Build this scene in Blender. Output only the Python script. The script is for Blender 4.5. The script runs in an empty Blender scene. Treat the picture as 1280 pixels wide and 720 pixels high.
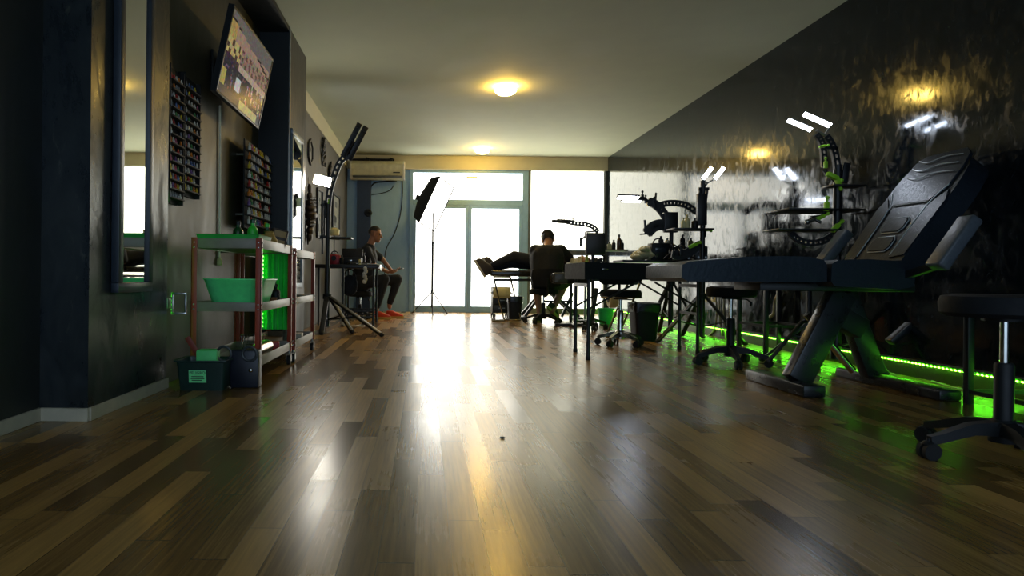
import bpy, bmesh, math, random
from mathutils import Vector as V, Matrix, Euler
random.seed(7)
SC = bpy.context.scene
COL = SC.collection
PI = math.pi
# ------------------------------------------------------------------ camera
CAMH = 0.67
ROLL = math.radians(0.6)
FPX, VX, VY = 800.0, 532.0, 346.5
cam_d = bpy.data.cameras.new('camera'); cam = bpy.data.objects.new('camera', cam_d); COL.objects.link(cam)
cam.location = (0, 0, CAMH)
cam.rotation_euler = (Matrix.Rotation(PI/2, 3, 'X') @ Matrix.Rotation(ROLL, 3, 'Z')).to_euler()
cam_d.sensor_width = 36; cam_d.lens = 36*FPX/1280
cam_d.shift_x = (640-VX)/1280; cam_d.shift_y = (VY-360)/1280
cam_d.clip_start = 0.05
SC.camera = cam
CR, SR = math.cos(ROLL), math.sin(ROLL)
def P(px, py, Y):
    """surveyed point: where the sight line of a photo position meets the depth Y"""
    x, y = px-VX, py-VY
    return V(((CR*x+SR*y)*Y/FPX, Y, CAMH-(-SR*x+CR*y)*Y/FPX))
def F(px, py):
    x, y = px-VX, py-VY
    Y = CAMH*FPX/(-SR*x+CR*y)
    return V(((CR*x+SR*y)*Y/FPX, Y, 0))
def PX(px, py, X):
    x, y = px-VX, py-VY
    return P(px, py, X*FPX/(CR*x+SR*y))
# ------------------------------------------------------------------ materials
def lin(c): return tuple(((v/255)/12.92 if v/255 <= .04045 else ((v/255+.055)/1.055)**2.4) for v in c)
MATS = {}
def mat(name, rgb, rough=.5, metal=0, noise=.12, nscale=14, bump=0, ior=1.5, emit=0, trans=0, alpha=1, rvar=0.12, coat=0):
    if name in MATS: return MATS[name]
    m = bpy.data.materials.new(name); m.use_nodes = True; MATS[name] = m
    nt = m.node_tree; b = nt.nodes['Principled BSDF']
    c = lin(rgb)
    tc = nt.nodes.new('ShaderNodeTexCoord'); no = nt.nodes.new('ShaderNodeTexNoise')
    no.inputs['Scale'].default_value = nscale; no.inputs['Detail'].default_value = 4
    nt.links.new(tc.outputs['Object'], no.inputs['Vector'])
    rp = nt.nodes.new('ShaderNodeValToRGB')
    lo = tuple(max(0, v*(1-noise)) for v in c); hi = tuple(min(1, v*(1+noise)) for v in c)
    rp.color_ramp.elements[0].position = .3; rp.color_ramp.elements[1].position = .7
    rp.color_ramp.elements[0].color = (*lo, 1); rp.color_ramp.elements[1].color = (*hi, 1)
    nt.links.new(no.outputs['Fac'], rp.inputs['Fac']); nt.links.new(rp.outputs['Color'], b.inputs['Base Color'])
    mr = nt.nodes.new('ShaderNodeMapRange'); mr.inputs['To Min'].default_value = max(0, rough*(1-rvar*2)); mr.inputs['To Max'].default_value = min(1, rough*(1+rvar*2))
    nt.links.new(no.outputs['Fac'], mr.inputs['Value']); nt.links.new(mr.outputs['Result'], b.inputs['Roughness'])
    b.inputs['Metallic'].default_value = metal; b.inputs['IOR'].default_value = ior
    b.inputs['Transmission Weight'].default_value = trans; b.inputs['Alpha'].default_value = alpha
    b.inputs['Coat Weight'].default_value = coat
    if emit:
        b.inputs['Emission Color'].default_value = (*c, 1); b.inputs['Emission Strength'].default_value = emit
    if bump:
        bp = nt.nodes.new('ShaderNodeBump'); bp.inputs['Strength'].default_value = bump; bp.inputs['Distance'].default_value = .01
        nt.links.new(no.outputs['Fac'], bp.inputs['Height']); nt.links.new(bp.outputs['Normal'], b.inputs['Normal'])
    return m
def N(nt, t, **kw):
    n = nt.nodes.new(t)
    for k, v in kw.items():
        if k.startswith('i_'): n.inputs[k[2:].replace('_', ' ')].default_value = v
        else: setattr(n, k, v)
    return n
def math_n(nt, op, a, b=None):
    n = nt.nodes.new('ShaderNodeMath'); n.operation = op
    for i, v in enumerate((a, b)):
        if v is None: continue
        if isinstance(v, (int, float)): n.inputs[i].default_value = v
        else: nt.links.new(v, n.inputs[i])
    return n.outputs[0]
def wood_floor():
    m = bpy.data.materials.new('laminate_floor'); m.use_nodes = True; nt = m.node_tree; b = nt.nodes['Principled BSDF']; L = nt.links.new
    tc = N(nt, 'ShaderNodeTexCoord'); sp = N(nt, 'ShaderNodeSeparateXYZ'); L(tc.outputs['Object'], sp.inputs[0])
    W, LN = .088, .85
    row = math_n(nt, 'FLOOR', math_n(nt, 'DIVIDE', sp.outputs['X'], W))
    wn = N(nt, 'ShaderNodeTexWhiteNoise', noise_dimensions='1D'); L(row, wn.inputs['W'])
    ys = math_n(nt, 'ADD', math_n(nt, 'DIVIDE', sp.outputs['Y'], LN), math_n(nt, 'MULTIPLY', wn.outputs['Value'], 7.0))
    idx = math_n(nt, 'FLOOR', ys)
    cb = N(nt, 'ShaderNodeCombineXYZ'); L(row, cb.inputs[0]); L(idx, cb.inputs[1])
    w2 = N(nt, 'ShaderNodeTexWhiteNoise', noise_dimensions='2D'); L(cb.outputs[0], w2.inputs['Vector'])
    # grain
    mp = N(nt, 'ShaderNodeMapping'); mp.inputs['Scale'].default_value = (95, 3.0, 1); L(tc.outputs['Object'], mp.inputs[0])
    off = N(nt, 'ShaderNodeVectorMath', operation='ADD'); L(mp.outputs[0], off.inputs[0]); L(w2.outputs['Color'], off.inputs[1])
    sc = N(nt, 'ShaderNodeVectorMath', operation='SCALE'); sc.inputs['Scale'].default_value = 9.0; L(w2.outputs['Color'], sc.inputs[0]); L(sc.outputs[0], off.inputs[1])
    gr = N(nt, 'ShaderNodeTexNoise', i_Scale=1.0, i_Detail=5.0, i_Roughness=.6); L(off.outputs[0], gr.inputs['Vector'])
    tone = math_n(nt, 'ADD', math_n(nt, 'ADD', math_n(nt, 'MULTIPLY', w2.outputs['Value'], .44), .06), math_n(nt, 'MULTIPLY', gr.outputs['Fac'], .72))
    rp = N(nt, 'ShaderNodeValToRGB'); e = rp.color_ramp.elements
    e[0].position = .12; e[0].color = (*lin((54, 41, 21)), 1); e[1].position = 1.0; e[1].color = (*lin((186, 146, 80)), 1)
    k = e.new(.5); k.color = (*lin((106, 80, 40)), 1)
    L(tone, rp.inputs['Fac'])
    # joints
    fx = math_n(nt, 'FRACT', math_n(nt, 'DIVIDE', sp.outputs['X'], W)); fy = math_n(nt, 'FRACT', ys)
    ex = math_n(nt, 'LESS_THAN', fx, .03); ey = math_n(nt, 'LESS_THAN', fy, .006)
    ed = math_n(nt, 'MAXIMUM', ex, ey)
    mx = N(nt, 'ShaderNodeMix', data_type='RGBA'); L(math_n(nt, 'MULTIPLY', ed, .55), mx.inputs['Factor']); L(rp.outputs['Color'], mx.inputs['A']); mx.inputs['B'].default_value = (.012, .009, .006, 1)
    L(mx.outputs['Result'], b.inputs['Base Color'])
    # gloss, slightly different board by board
    sm = N(nt, 'ShaderNodeTexNoise', i_Scale=2.2, i_Detail=4.0); L(tc.outputs['Object'], sm.inputs['Vector'])
    rg = math_n(nt, 'ADD', math_n(nt, 'MULTIPLY', sm.outputs['Fac'], .10), math_n(nt, 'MULTIPLY', gr.outputs['Fac'], .03))
    L(math_n(nt, 'ADD', rg, math_n(nt, 'ADD', .165, math_n(nt, 'MULTIPLY', w2.outputs['Value'], .08))), b.inputs['Roughness'])
    bp = N(nt, 'ShaderNodeBump', i_Strength=.06, i_Distance=.003)
    L(math_n(nt, 'SUBTRACT', math_n(nt, 'MULTIPLY', gr.outputs['Fac'], .5), ed), bp.inputs['Height']); L(bp.outputs[0], b.inputs['Normal'])
    b.inputs['IOR'].default_value = 1.5
    return m
def plaster(name, dark, light, r0, r1, ior=1.5, bump=.3, stretch=(1, 1, .45), sc=3.0, veins=None, patch=0):
    """hand trowelled wall paint: cloudy colour and cloudy gloss"""
    m = bpy.data.materials.new(name); m.use_nodes = True; nt = m.node_tree; b = nt.nodes['Principled BSDF']; L = nt.links.new
    tc = N(nt, 'ShaderNodeTexCoord'); mp = N(nt, 'ShaderNodeMapping'); mp.inputs['Scale'].default_value = stretch; L(tc.outputs['Object'], mp.inputs[0])
    n1 = N(nt, 'ShaderNodeTexNoise', i_Scale=sc, i_Detail=8.0, i_Roughness=.65, i_Distortion=.6); L(mp.outputs[0], n1.inputs['Vector'])
    n2 = N(nt, 'ShaderNodeTexNoise', i_Scale=sc*6, i_Detail=6.0, i_Roughness=.7); L(mp.outputs[0], n2.inputs['Vector'])
    f = math_n(nt, 'ADD', math_n(nt, 'MULTIPLY', n1.outputs['Fac'], .65), math_n(nt, 'MULTIPLY', n2.outputs['Fac'], .35))
    rp = N(nt, 'ShaderNodeValToRGB'); e = rp.color_ramp.elements
    e[0].position = .38; e[0].color = (*lin(dark), 1); e[1].position = .68; e[1].color = (*lin(light), 1); L(f, rp.inputs['Fac'])
    col = rp.outputs['Color']
    if veins:
        n3 = N(nt, 'ShaderNodeTexNoise', i_Scale=sc*2.6, i_Detail=9.0, i_Roughness=.75, i_Distortion=1.2); L(mp.outputs[0], n3.inputs['Vector'])
        r3 = N(nt, 'ShaderNodeValToRGB'); q = r3.color_ramp.elements; q[0].position = .60; q[0].color = (0, 0, 0, 1); q[1].position = .72; q[1].color = (1, 1, 1, 1); L(n3.outputs['Fac'], r3.inputs['Fac'])
        mx = N(nt, 'ShaderNodeMix', data_type='RGBA'); L(r3.outputs['Color'], mx.inputs['Factor']); L(col, mx.inputs['A']); mx.inputs['B'].default_value = (*lin(veins), 1)
        col = mx.outputs['Result']
    L(col, b.inputs['Base Color'])
    mr = N(nt, 'ShaderNodeMapRange'); mr.inputs['From Min'].default_value = .35; mr.inputs['From Max'].default_value = .65; mr.inputs['To Min'].default_value = r0; mr.inputs['To Max'].default_value = r1
    L(f, mr.inputs['Value']); L(mr.outputs['Result'], b.inputs['Roughness'])
    bp = N(nt, 'ShaderNodeBump', i_Strength=bump, i_Distance=.006); n4 = N(nt, 'ShaderNodeTexNoise', i_Scale=sc*2, i_Detail=1.5); L(mp.outputs[0], n4.inputs['Vector']); L(n4.outputs['Fac'], bp.inputs['Height']); L(bp.outputs[0], b.inputs['Normal'])
    if patch:
        n5 = N(nt, 'ShaderNodeTexNoise', i_Scale=sc*1.7, i_Detail=9.0, i_Roughness=.72, i_Distortion=.8); L(mp.outputs[0], n5.inputs['Vector'])
        r5 = N(nt, 'ShaderNodeMapRange'); r5.inputs['From Min'].default_value = .50; r5.inputs['From Max'].default_value = .60; r5.inputs['To Min'].default_value = 0; r5.inputs['To Max'].default_value = patch
        L(n5.outputs['Fac'], r5.inputs['Value']); L(math_n(nt, 'ADD', mr.outputs['Result'], r5.outputs['Result']), b.inputs['Roughness'])
    b.inputs['IOR'].default_value = ior
    if patch: b.inputs['Specular Tint'].default_value = (.78, .90, 1.0, 1)
    return m
def glow(name, rgb, s):
    m = mat(name, rgb, .5); b = m.node_tree.nodes['Principled BSDF']
    b.inputs['Emission Color'].default_value = (*lin(rgb), 1); b.inputs['Emission Strength'].default_value = s
    b.inputs['Specular IOR Level'].default_value = .2
    return m
BLACK = mat('black_powder_coat', (20, 23, 27), .42)
VINYL = mat('black_vinyl', (20, 23, 27), .72, bump=.12, nscale=40); VINYL.node_tree.nodes['Principled BSDF'].inputs['Specular IOR Level'].default_value = .22
RUBBER = mat('black_rubber', (16, 18, 20), .7)
PLASTIC = mat('black_plastic', (21, 24, 27), .5); PLASTIC.node_tree.nodes['Principled BSDF'].inputs['Specular IOR Level'].default_value = .3
CHROME = mat('chrome', (205, 205, 200), .16, 1)
STEEL = mat('brushed_steel', (150, 150, 146), .34, 1)
WHITEP = mat('white_plastic', (215, 214, 200), .45)
CREAM = mat('cream_plastic', (214, 205, 150), .5)
GREENC = mat('lime_plastic', (150, 215, 40), .45)
RUST = mat('red_brown_paint', (158, 62, 40), .42)
PALEM = mat('pale_grey_paint', (128, 120, 104), .4)
LEDW = glow('led_white', (232, 240, 255), 22)
LEDK = glow('led_white_key', (255, 248, 232), 60)
LEDD = glow('led_white_dim', (232, 238, 255), 5)
# ------------------------------------------------------------------ mesh builder
ORG = {}
def org(o):
    while o is not None and o not in ORG: o = o.parent
    return ORG.get(o, V((0, 0, 0)))
class MB:
    def __init__(s): s.bm = bmesh.new()
    def _m(s, verts, M):
        for v in verts: v.co = M @ v.co
    def box(s, c, size, rot=None, bev=0, seg=2):
        r = bmesh.ops.create_cube(s.bm, size=1); vs = r['verts']
        for v in vs: v.co = V((v.co.x*size[0], v.co.y*size[1], v.co.z*size[2]))
        if bev:
            es = list({e for v in vs for e in v.link_edges})
            g = bmesh.ops.bevel(s.bm, geom=es, offset=bev, segments=seg, affect='EDGES', profile=.5)
            vs = list({v for f in g['faces'] for v in f.verts} | {v for v in vs if v.is_valid})
            seen = set(vs); st = list(vs)
            while st:
                v = st.pop()
                for e in v.link_edges:
                    w = e.other_vert(v)
                    if w not in seen: seen.add(w); st.append(w)
            vs = list(seen)
        M = Matrix.Translation(V(c))
        if rot is not None: M = M @ (rot.to_4x4() if isinstance(rot, Matrix) else Euler(rot).to_matrix().to_4x4())
        s._m(vs, M); return s
    def bar(s, a, b, w, h, up=(0, 0, 1), bev=0):
        a, b = V(a), V(b); d = b-a; L = d.length; x = d.normalized(); u = V(up)
        if abs(x.dot(u)) > .98: u = V((0, 1, 0))
        y = u.cross(x).normalized(); z = x.cross(y)
        R = Matrix((x, y, z)).transposed()
        return s.box((a+b)/2, (L, w, h), R, bev)
    def rings(s, rs, close0=True, close1=True, loop=False):
        vr = [[s.bm.verts.new(p) for p in r] for r in rs]; n = len(vr[0])
        pairs = list(zip(vr, vr[1:])) + ([(vr[-1], vr[0])] if loop else [])
        for a, b in pairs:
            for i in range(n):
                try: s.bm.faces.new((a[i], a[(i+1) % n], b[(i+1) % n], b[i]))
                except ValueError: pass
        if not loop:
            if close0: s.bm.faces.new(list(reversed(vr[0])))
            if close1: s.bm.faces.new(vr[-1])
        return s
    def cyl(s, a, b, r0, r1=None, seg=12):
        r1 = r0 if r1 is None else r1
        return s.tube([a, b], None, seg, rad=[r0, r1])
    def tube(s, pts, r, seg=8, rad=None, loop=False):
        pts = [V(p) for p in pts]; n = len(pts); rs = []
        t0 = (pts[1]-pts[0]).normalized(); u = V((0, 0, 1)) if abs(t0.z) < .9 else V((1, 0, 0))
        x = t0.cross(u).normalized(); prev = t0
        for i, p in enumerate(pts):
            if loop: t = (pts[(i+1) % n]-pts[i-1]).normalized()
            elif i == 0: t = t0
            elif i == n-1: t = (pts[-1]-pts[-2]).normalized()
            else: t = ((pts[i+1]-p).normalized()+(p-pts[i-1]).normalized()).normalized()
            q = prev.rotation_difference(t); x = (q @ x); x = (x-t*x.dot(t)).normalized(); y = t.cross(x); prev = t
            rr = rad[i] if rad else r
            rs.append([p+(x*math.cos(2*PI*k/seg)+y*math.sin(2*PI*k/seg))*rr for k in range(seg)])
        return s.rings(rs, loop=loop)
    def lathe(s, prof, c=(0, 0, 0), seg=20, M=None):
        c = V(c); rs = []
        for r, z in prof:
            ring = []
            for k in range(seg):
                p = V((max(r, 1e-4)*math.cos(2*PI*k/seg), max(r, 1e-4)*math.sin(2*PI*k/seg), z))
                ring.append((M @ p if M else p)+c)
            rs.append(ring)
        return s.rings(rs)
    def prism(s, pts, h, M, bev=0, seg=2):
        n0 = set(s.bm.verts)
        a = [s.bm.verts.new((p[0], p[1], 0)) for p in pts]; b = [s.bm.verts.new((p[0], p[1], h)) for p in pts]; n = len(pts)
        s.bm.faces.new(list(reversed(a))); s.bm.faces.new(b)
        for i in range(n): s.bm.faces.new((a[i], a[(i+1) % n], b[(i+1) % n], b[i]))
        if bev:
            es = list({e for v in a+b for e in v.link_edges})
            es = [e for e in es if e.calc_face_angle(0) > .5]
            bmesh.ops.bevel(s.bm, geom=es, offset=bev, segments=seg, affect='EDGES', profile=.5)
        for v in s.bm.verts:
            if v not in n0: v.co = M @ v.co
        return s
    def ball(s, c, r, seg=14, R=None):
        r = (r, r, r) if isinstance(r, (int, float)) else r
        g = bmesh.ops.create_uvsphere(s.bm, u_segments=seg, v_segments=max(6, seg*2//3), radius=1)
        M = Matrix.Translation(V(c)) @ ((R.to_4x4() if R is not None else Matrix.Identity(4)) @ Matrix.Diagonal((*r, 1)))
        s._m(g['verts'], M); return s
    def capsule(s, a, b, r0, r1, seg=12):
        s.cyl(a, b, r0, r1, seg); s.ball(a, r0, seg); s.ball(b, r1, seg); return s
    def frame(s, w, h, t, d, M):
        """picture frame: outer w x h, member t, depth d, in the local xy plane"""
        for (cx, cy, sx, sy) in ((0, h/2-t/2, w, t), (0, -h/2+t/2, w, t), (-w/2+t/2, 0, t, h-2*t), (w/2-t/2, 0, t, h-2*t)):
            n0 = set(s.bm.verts); s.box((cx, cy, d/2), (sx, sy, d), bev=min(t, d)*.12)
            for v in s.bm.verts:
                if v not in n0: v.co = M @ v.co
        return s
    def build(s, name, m, parent=None, smooth=True, ang=35):
        bm = s.bm
        bmesh.ops.recalc_face_normals(bm, faces=bm.faces[:])
        o_ = org(parent) if parent is not None else V((0, 0, 0))
        loc = V((0, 0, 0))
        if parent is None:
            xs = [v.co for v in bm.verts]
            loc = V(((min(p.x for p in xs)+max(p.x for p in xs))/2, (min(p.y for p in xs)+max(p.y for p in xs))/2, min(p.z for p in xs)))
            o_ = loc
        for v in bm.verts: v.co -= o_
        me = bpy.data.meshes.new(name); bm.to_mesh(me); bm.free()
        ob = bpy.data.objects.new(name, me); COL.objects.link(ob)
        ob.location = loc
        if parent is not None: ob.parent = parent
        else: ORG[ob] = loc
        for q in (m if isinstance(m, (list, tuple)) else [m]): me.materials.append(q)
        if smooth:
            me.polygons.foreach_set('use_smooth', [True]*len(me.polygons)); me.set_sharp_from_angle(angle=math.radians(ang))
        return ob
def rrect(w, d, r, z, c=(0, 0), n=4):
    pts = []
    for (sx, sy, a0) in ((1, 1, 0), (-1, 1, 90), (-1, -1, 180), (1, -1, 270)):
        for k in range(n+1):
            a = math.radians(a0+90*k/n)
            pts.append(V((c[0]+sx*(w/2-r)+r*math.cos(a), c[1]+sy*(d/2-r)+r*math.sin(a), z)))
    return pts
def tag(o, label=None, cat=None, group=None, kind=None):
    if label: o['label'] = label
    if cat: o['category'] = cat
    if group: o['group'] = group
    if kind: o['kind'] = kind
    return o
def thing(name, loc, label, cat, group=None):
    o = bpy.data.objects.new(name, None); COL.objects.link(o); o.location = V(loc); o.empty_display_size = .1
    ORG[o] = V(loc)
    return tag(o, label, cat, group)
def single(mb, name, m, label, cat, group=None, **kw):
    return tag(mb.build(name, m, None, **kw), label, cat, group)
def struct(mb, name, m, parent=None, smooth=False):
    o = mb.build(name, m, parent, smooth=smooth)
    if parent is None: o['kind'] = 'structure'
    return o
def copy_tree(o, loc=None, rz=None, label=None, parent=None, swap=None):
    c = o.copy(); COL.objects.link(c); c.parent = parent
    if loc is not None: c.location = V(loc); ORG[c] = V(loc)
    if rz is not None: c.rotation_euler = (0, 0, rz)
    if label: c['label'] = label
    for ch in list(o.children): copy_tree(ch, parent=c)
    return c
def frame3(x, y, z, o):
    """matrix from axes and an origin"""
    M = Matrix.Identity(4)
    for i, a in enumerate((x, y, z)):
        for j in range(3): M[j][i] = a[j]
    for j in range(3): M[j][3] = o[j]
    return M
def arc(c, r, a0, a1, n, ax=(1, 0, 0), ay=(0, 0, 1)):
    c, ax, ay = V(c), V(ax), V(ay)
    return [c+ax*r*math.cos(math.radians(a0+(a1-a0)*k/n))+ay*r*math.sin(math.radians(a0+(a1-a0)*k/n)) for k in range(n+1)]
def bez(p0, p1, p2, p3, n=12):
    p0, p1, p2, p3 = V(p0), V(p1), V(p2), V(p3); r = []
    for k in range(n+1):
        t = k/n; r.append(p0*(1-t)**3+p1*3*t*(1-t)**2+p2*3*t*t*(1-t)+p3*t**3)
    return r
def smooth_path(pts, n=6):
    pts = [V(p) for p in pts]; r = []
    for i in range(len(pts)-1):
        a = pts[max(i-1, 0)]; b = pts[i]; c = pts[i+1]; d = pts[min(i+2, len(pts)-1)]
        for k in range(n):
            t = k/n
            r.append(.5*((2*b)+(c-a)*t+(2*a-5*b+4*c-d)*t*t+(3*b-a-3*c+d)*t**3))
    r.append(pts[-1]); return r
ORD = ['first', 'second', 'third', 'fourth', 'fifth', 'sixth', 'seventh', 'eighth', 'ninth', 'tenth', 'eleventh', 'twelfth', 'thirteenth', 'fourteenth']
# ================================================================== SETTING
H = 3.0; XR = 3.47; YB = 12.36; YF = -1.6
XN, XP, XA, XC, XL = -1.75, -1.53, -1.585, -1.30, -1.53
Y1, Y2, Y3, Y4 = 2.91, 3.79, 6.02, 6.85
FLOOR = wood_floor()
struct(MB().box(((XN+XR)/2, (YF+YB)/2, -.05), (XR-XN+.6, YB-YF+.6, .1)), 'floor', FLOOR)
CEIL = mat('ceiling_paint', (184, 188, 162), .8, noise=.04, nscale=3)
struct(MB().box(((XN+XR)/2, (YF+YB)/2, H+.05), (XR-XN+.6, YB-YF+.6, .1)), 'ceiling', CEIL)
NEARW = plaster('dark_near_wall_paint', (30, 33, 32), (44, 46, 42), .35, .6)
PIL = plaster('trowelled_pilaster_paint', (20, 26, 31), (44, 48, 46), .2, .45, veins=(78, 80, 72), sc=4, patch=.2, bump=.15)
ALC = plaster('olive_alcove_paint', (50, 49, 34), (63, 61, 42), .4, .6, sc=2)
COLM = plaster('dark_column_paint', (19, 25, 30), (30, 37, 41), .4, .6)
LEFTW = plaster('grey_concrete_paint', (66, 66, 62), (98, 96, 88), .5, .7, veins=(54, 54, 52))
BLKW = plaster('glossy_black_wall_paint', (9, 14, 19), (27, 35, 42), .04, .14, ior=1.46, bump=.05, veins=(54, 63, 68), sc=7.5, patch=.15, stretch=(1, 1, .55))
struct(MB().box((XN-.1, (YF+Y1)/2, H/2), (.2, Y1-YF, H)), 'wall_left_near', NEARW)
struct(MB().box(((XN-.2+XP)/2, (Y1+Y2)/2, H/2), (XP-XN+.2, Y2-Y1, H)), 'wall_left_pilaster', PIL)
struct(MB().box((XA-.1, (Y2+Y3)/2, H/2), (.2, Y3-Y2, H)), 'wall_left_alcove', ALC)
struct(MB().box(((XN+XC)/2, (Y3+Y4)/2, H/2), (XC-XN, Y4-Y3, H)), 'wall_left_column', COLM)
struct(MB().box((XL-.1, (Y4+YB)/2, H/2), (.2, YB-Y4+.2, H)), 'wall_left_far', LEFTW)
BAND = mat('cream_band_paint', (198, 194, 164), .7, noise=.05, nscale=4)
struct(MB().box((XL+.006, (Y4+YB)/2, H-.125), (.012, YB-Y4, .25)), 'trim_1', BAND)
struct(MB().box(((XA+XC)/2, (Y2+Y3)/2, H-.02), (XC-XA, Y3-Y2, .04)), 'alcove_shade_board', COLM)  # dark board added where the alcove ceiling lies in shade
struct(MB().box((XR+.1, (YF+YB)/2, H/2), (.2, YB-YF+.2, H)), 'wall_right', BLKW)
# baseboards
WB = mat('pale_baseboard', (178, 170, 148), .5); DB = mat('dark_baseboard', (60, 52, 40), .35)
struct(MB().box((XN+.008, (YF+Y1)/2, .03), (.016, Y1-YF, .06), bev=.003), 'baseboard_left_near', WB)
struct(MB().box(((XN+XP)/2, Y1-.008, .03), (XP-XN+.016, .016, .06), bev=.003), 'baseboard_left_return', WB)
struct(MB().box((XP+.008, (Y1+Y2)/2, .03), (.016, Y2-Y1, .06), bev=.003), 'baseboard_left_pilaster', WB)
struct(MB().box((XR-.01, (YF+YB)/2, .05), (.02, YB-YF, .10), bev=.003), 'baseboard_right', DB)
# back wall
def bx(px): return P(px, 346, YB).x
def bz(py, px=600): return P(px, py, YB).z
DOORM = mat('blue_grey_aluminium', (138, 176, 208), .4, noise=.05)
BLUEW = plaster('pale_blue_wall_paint', (146, 186, 222), (164, 202, 234), .5, .7, sc=2, bump=.1)
NAVY = mat('navy_column_paint', (40, 60, 92), .5)
xd0, xd1, xw1 = bx(511), bx(659), XR
ztop = bz(213); ztr = bz(254)
struct(MB().box(((XL+XR)/2, YB+.05, (ztop+H)/2), (XR-XL+.1, .3, H-ztop)), 'wall_back_header', BAND)
struct(MB().box(((XL+xd0)/2, YB+.1, ztop/2), (xd0-XL, .2, ztop)), 'wall_back', BLUEW)
struct(MB().box(((bx(446)+bx(463))/2, YB-.05, ztop/2), (bx(463)-bx(446), .12, ztop)), 'trim_3', NAVY)
GLASS = glow('frosted_daylight_glass', (252, 250, 240), 2.3)
GLASS2 = glow('roller_blind_daylight', (248, 246, 228), 1.9)
fy = YB-.0
def framebars(mb, bars):
    for (x0, x1, z0, z1) in bars: mb.box(((x0+x1)/2, fy, (z0+z1)/2), (x1-x0, .09, z1-z0), bev=.006)
    return mb
fw = .07
dr = bpy.data.objects.new('door_1', None); COL.objects.link(dr); dr['kind'] = 'structure'
mb = framebars(MB(), [(xd0, xd0+fw, 0, ztop), (xd1-fw*1.6, xd1, 0, ztop), (xd0+fw, xd1-fw*1.6, ztop-.06, ztop), (xd0+fw, xd1-fw*1.6, ztr-.05, ztr+.06), (xd0+fw, xd1-fw*1.6, 0, .05)])
struct(mb, 'door_frame', DOORM, dr)
xm = bx(583)
def leaf(x0, x1, nm):
    z0, z1 = .05, ztr-.05
    o = struct(framebars(MB(), [(x0, x0+.06, z0, z1), (x1-.06, x1, z0, z1), (x0+.06, x1-.06, z1-.06, z1), (x0+.06, x1-.06, z0, z0+.07)]), nm, DOORM, dr)
    struct(MB().box(((x0+x1)/2, fy+.012, (z0+z1)/2), (x1-x0-.10, .012, z1-z0-.11)), 'glass_pane', GLASS, o)
    return o
l1 = leaf(xd0+fw+.002, xm+.028, 'door_leaf'); l2 = leaf(xm+.032, xd1-fw*1.6-.002, 'door_leaf')
hb = MB(); hb.tube([(xd0+fw+.035, fy-.05, .95), (xd0+fw+.035, fy-.09, .96), (xd0+fw+.035, fy-.09, 1.24), (xd0+fw+.035, fy-.05, 1.25)], .012)
struct(hb, 'door_handle', BLACK, l1)
wd = bpy.data.objects.new('window_1', None); COL.objects.link(wd); wd['kind'] = 'structure'
struct(MB().box(((xd0+xd1)/2-.02, fy+.012, (ztr+ztop)/2), (xd1-xd0-fw*2.4, .012, ztop-ztr-.10)), 'glass_pane', GLASS, wd)
w2 = bpy.data.objects.new('window_2', None); COL.objects.link(w2); w2['kind'] = 'structure'
zs = bz(316, 725)
struct(framebars(MB(), [(xd1+.002, xd1+.05, .0, ztop), (bx(757), XR-.05, 0, ztop), (xd1+.05, bx(757), zs-.05, zs+.05), (xd1+.05, bx(757), 0, .06)]), 'window_frame', mat('grey_window_frame', (96, 104, 104), .45), w2)
struct(MB().box(((xd1+.05+bx(757))/2, fy+.012, (zs+.05+ztop)/2), (bx(757)-xd1-.06, .012, ztop-zs-.06)), 'window_blind', GLASS2, w2)
struct(MB().box(((xd1+.05+bx(757))/2, fy+.012, (zs)/2), (bx(757)-xd1-.06, .012, zs-.12)), 'glass_pane', GLASS2, w2)
struct(MB().box((XR-.025, YB-.02, ztop/2), (.05, .12, ztop)), 'trim_4', mat('dark_jamb_paint', (52, 58, 56), .5))
struct(MB().box(((xd1+XR)/2, YB-.09, .05), (XR-xd1-.04, .06, .10), bev=.004), 'baseboard_back', mat('grey_back_baseboard', (120, 128, 118), .5))
# small sensor over the door
q = P(590, 222, YB-.09)
sd = thing('motion_sensor', q-V((0, 0, .03)), 'small pale sensor fixed high on the glass above the door', 'sensor')
MB().box(q+V((0, .02, 0)), (.22, .05, .05), bev=.015).build('housing', WHITEP, sd)
MB().ball(q+V((0, -.005, -.005)), (.03, .02, .02)).build('lens', mat('sensor_lens', (190, 190, 180), .3), sd)

# ================================================================== LIGHTS IN THE CEILING
WARM = glow('warm_lamp_glass', (255, 204, 98), 46)
def dome(px, py, label):
    y_ = py-VY; x = px-VX; Y = (H-CAMH)*FPX/(-(-SR*x+CR*y_)); c = P(px, py, Y); c.z = H
    t = thing('ceiling_light', c, label, 'ceiling light', 'round ceiling lights')
    MB().lathe([(.10, -.001), (.10, -.022), (.0, -.022)], c, 28).build('base_ring', WHITEP, t)
    MB().lathe([(.105, -.023), (.128, -.03), (.134, -.045), (.122, -.07), (.09, -.092), (.045, -.104), (.0, -.107)], c, 28).build('glass_shade', WARM, t)
    return c
C1 = dome(632, 108, 'round glowing warm ceiling light nearer the camera, above the middle of the room')
C2 = dome(603, 185, 'smaller looking round warm ceiling light close to the glass door')

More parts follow.
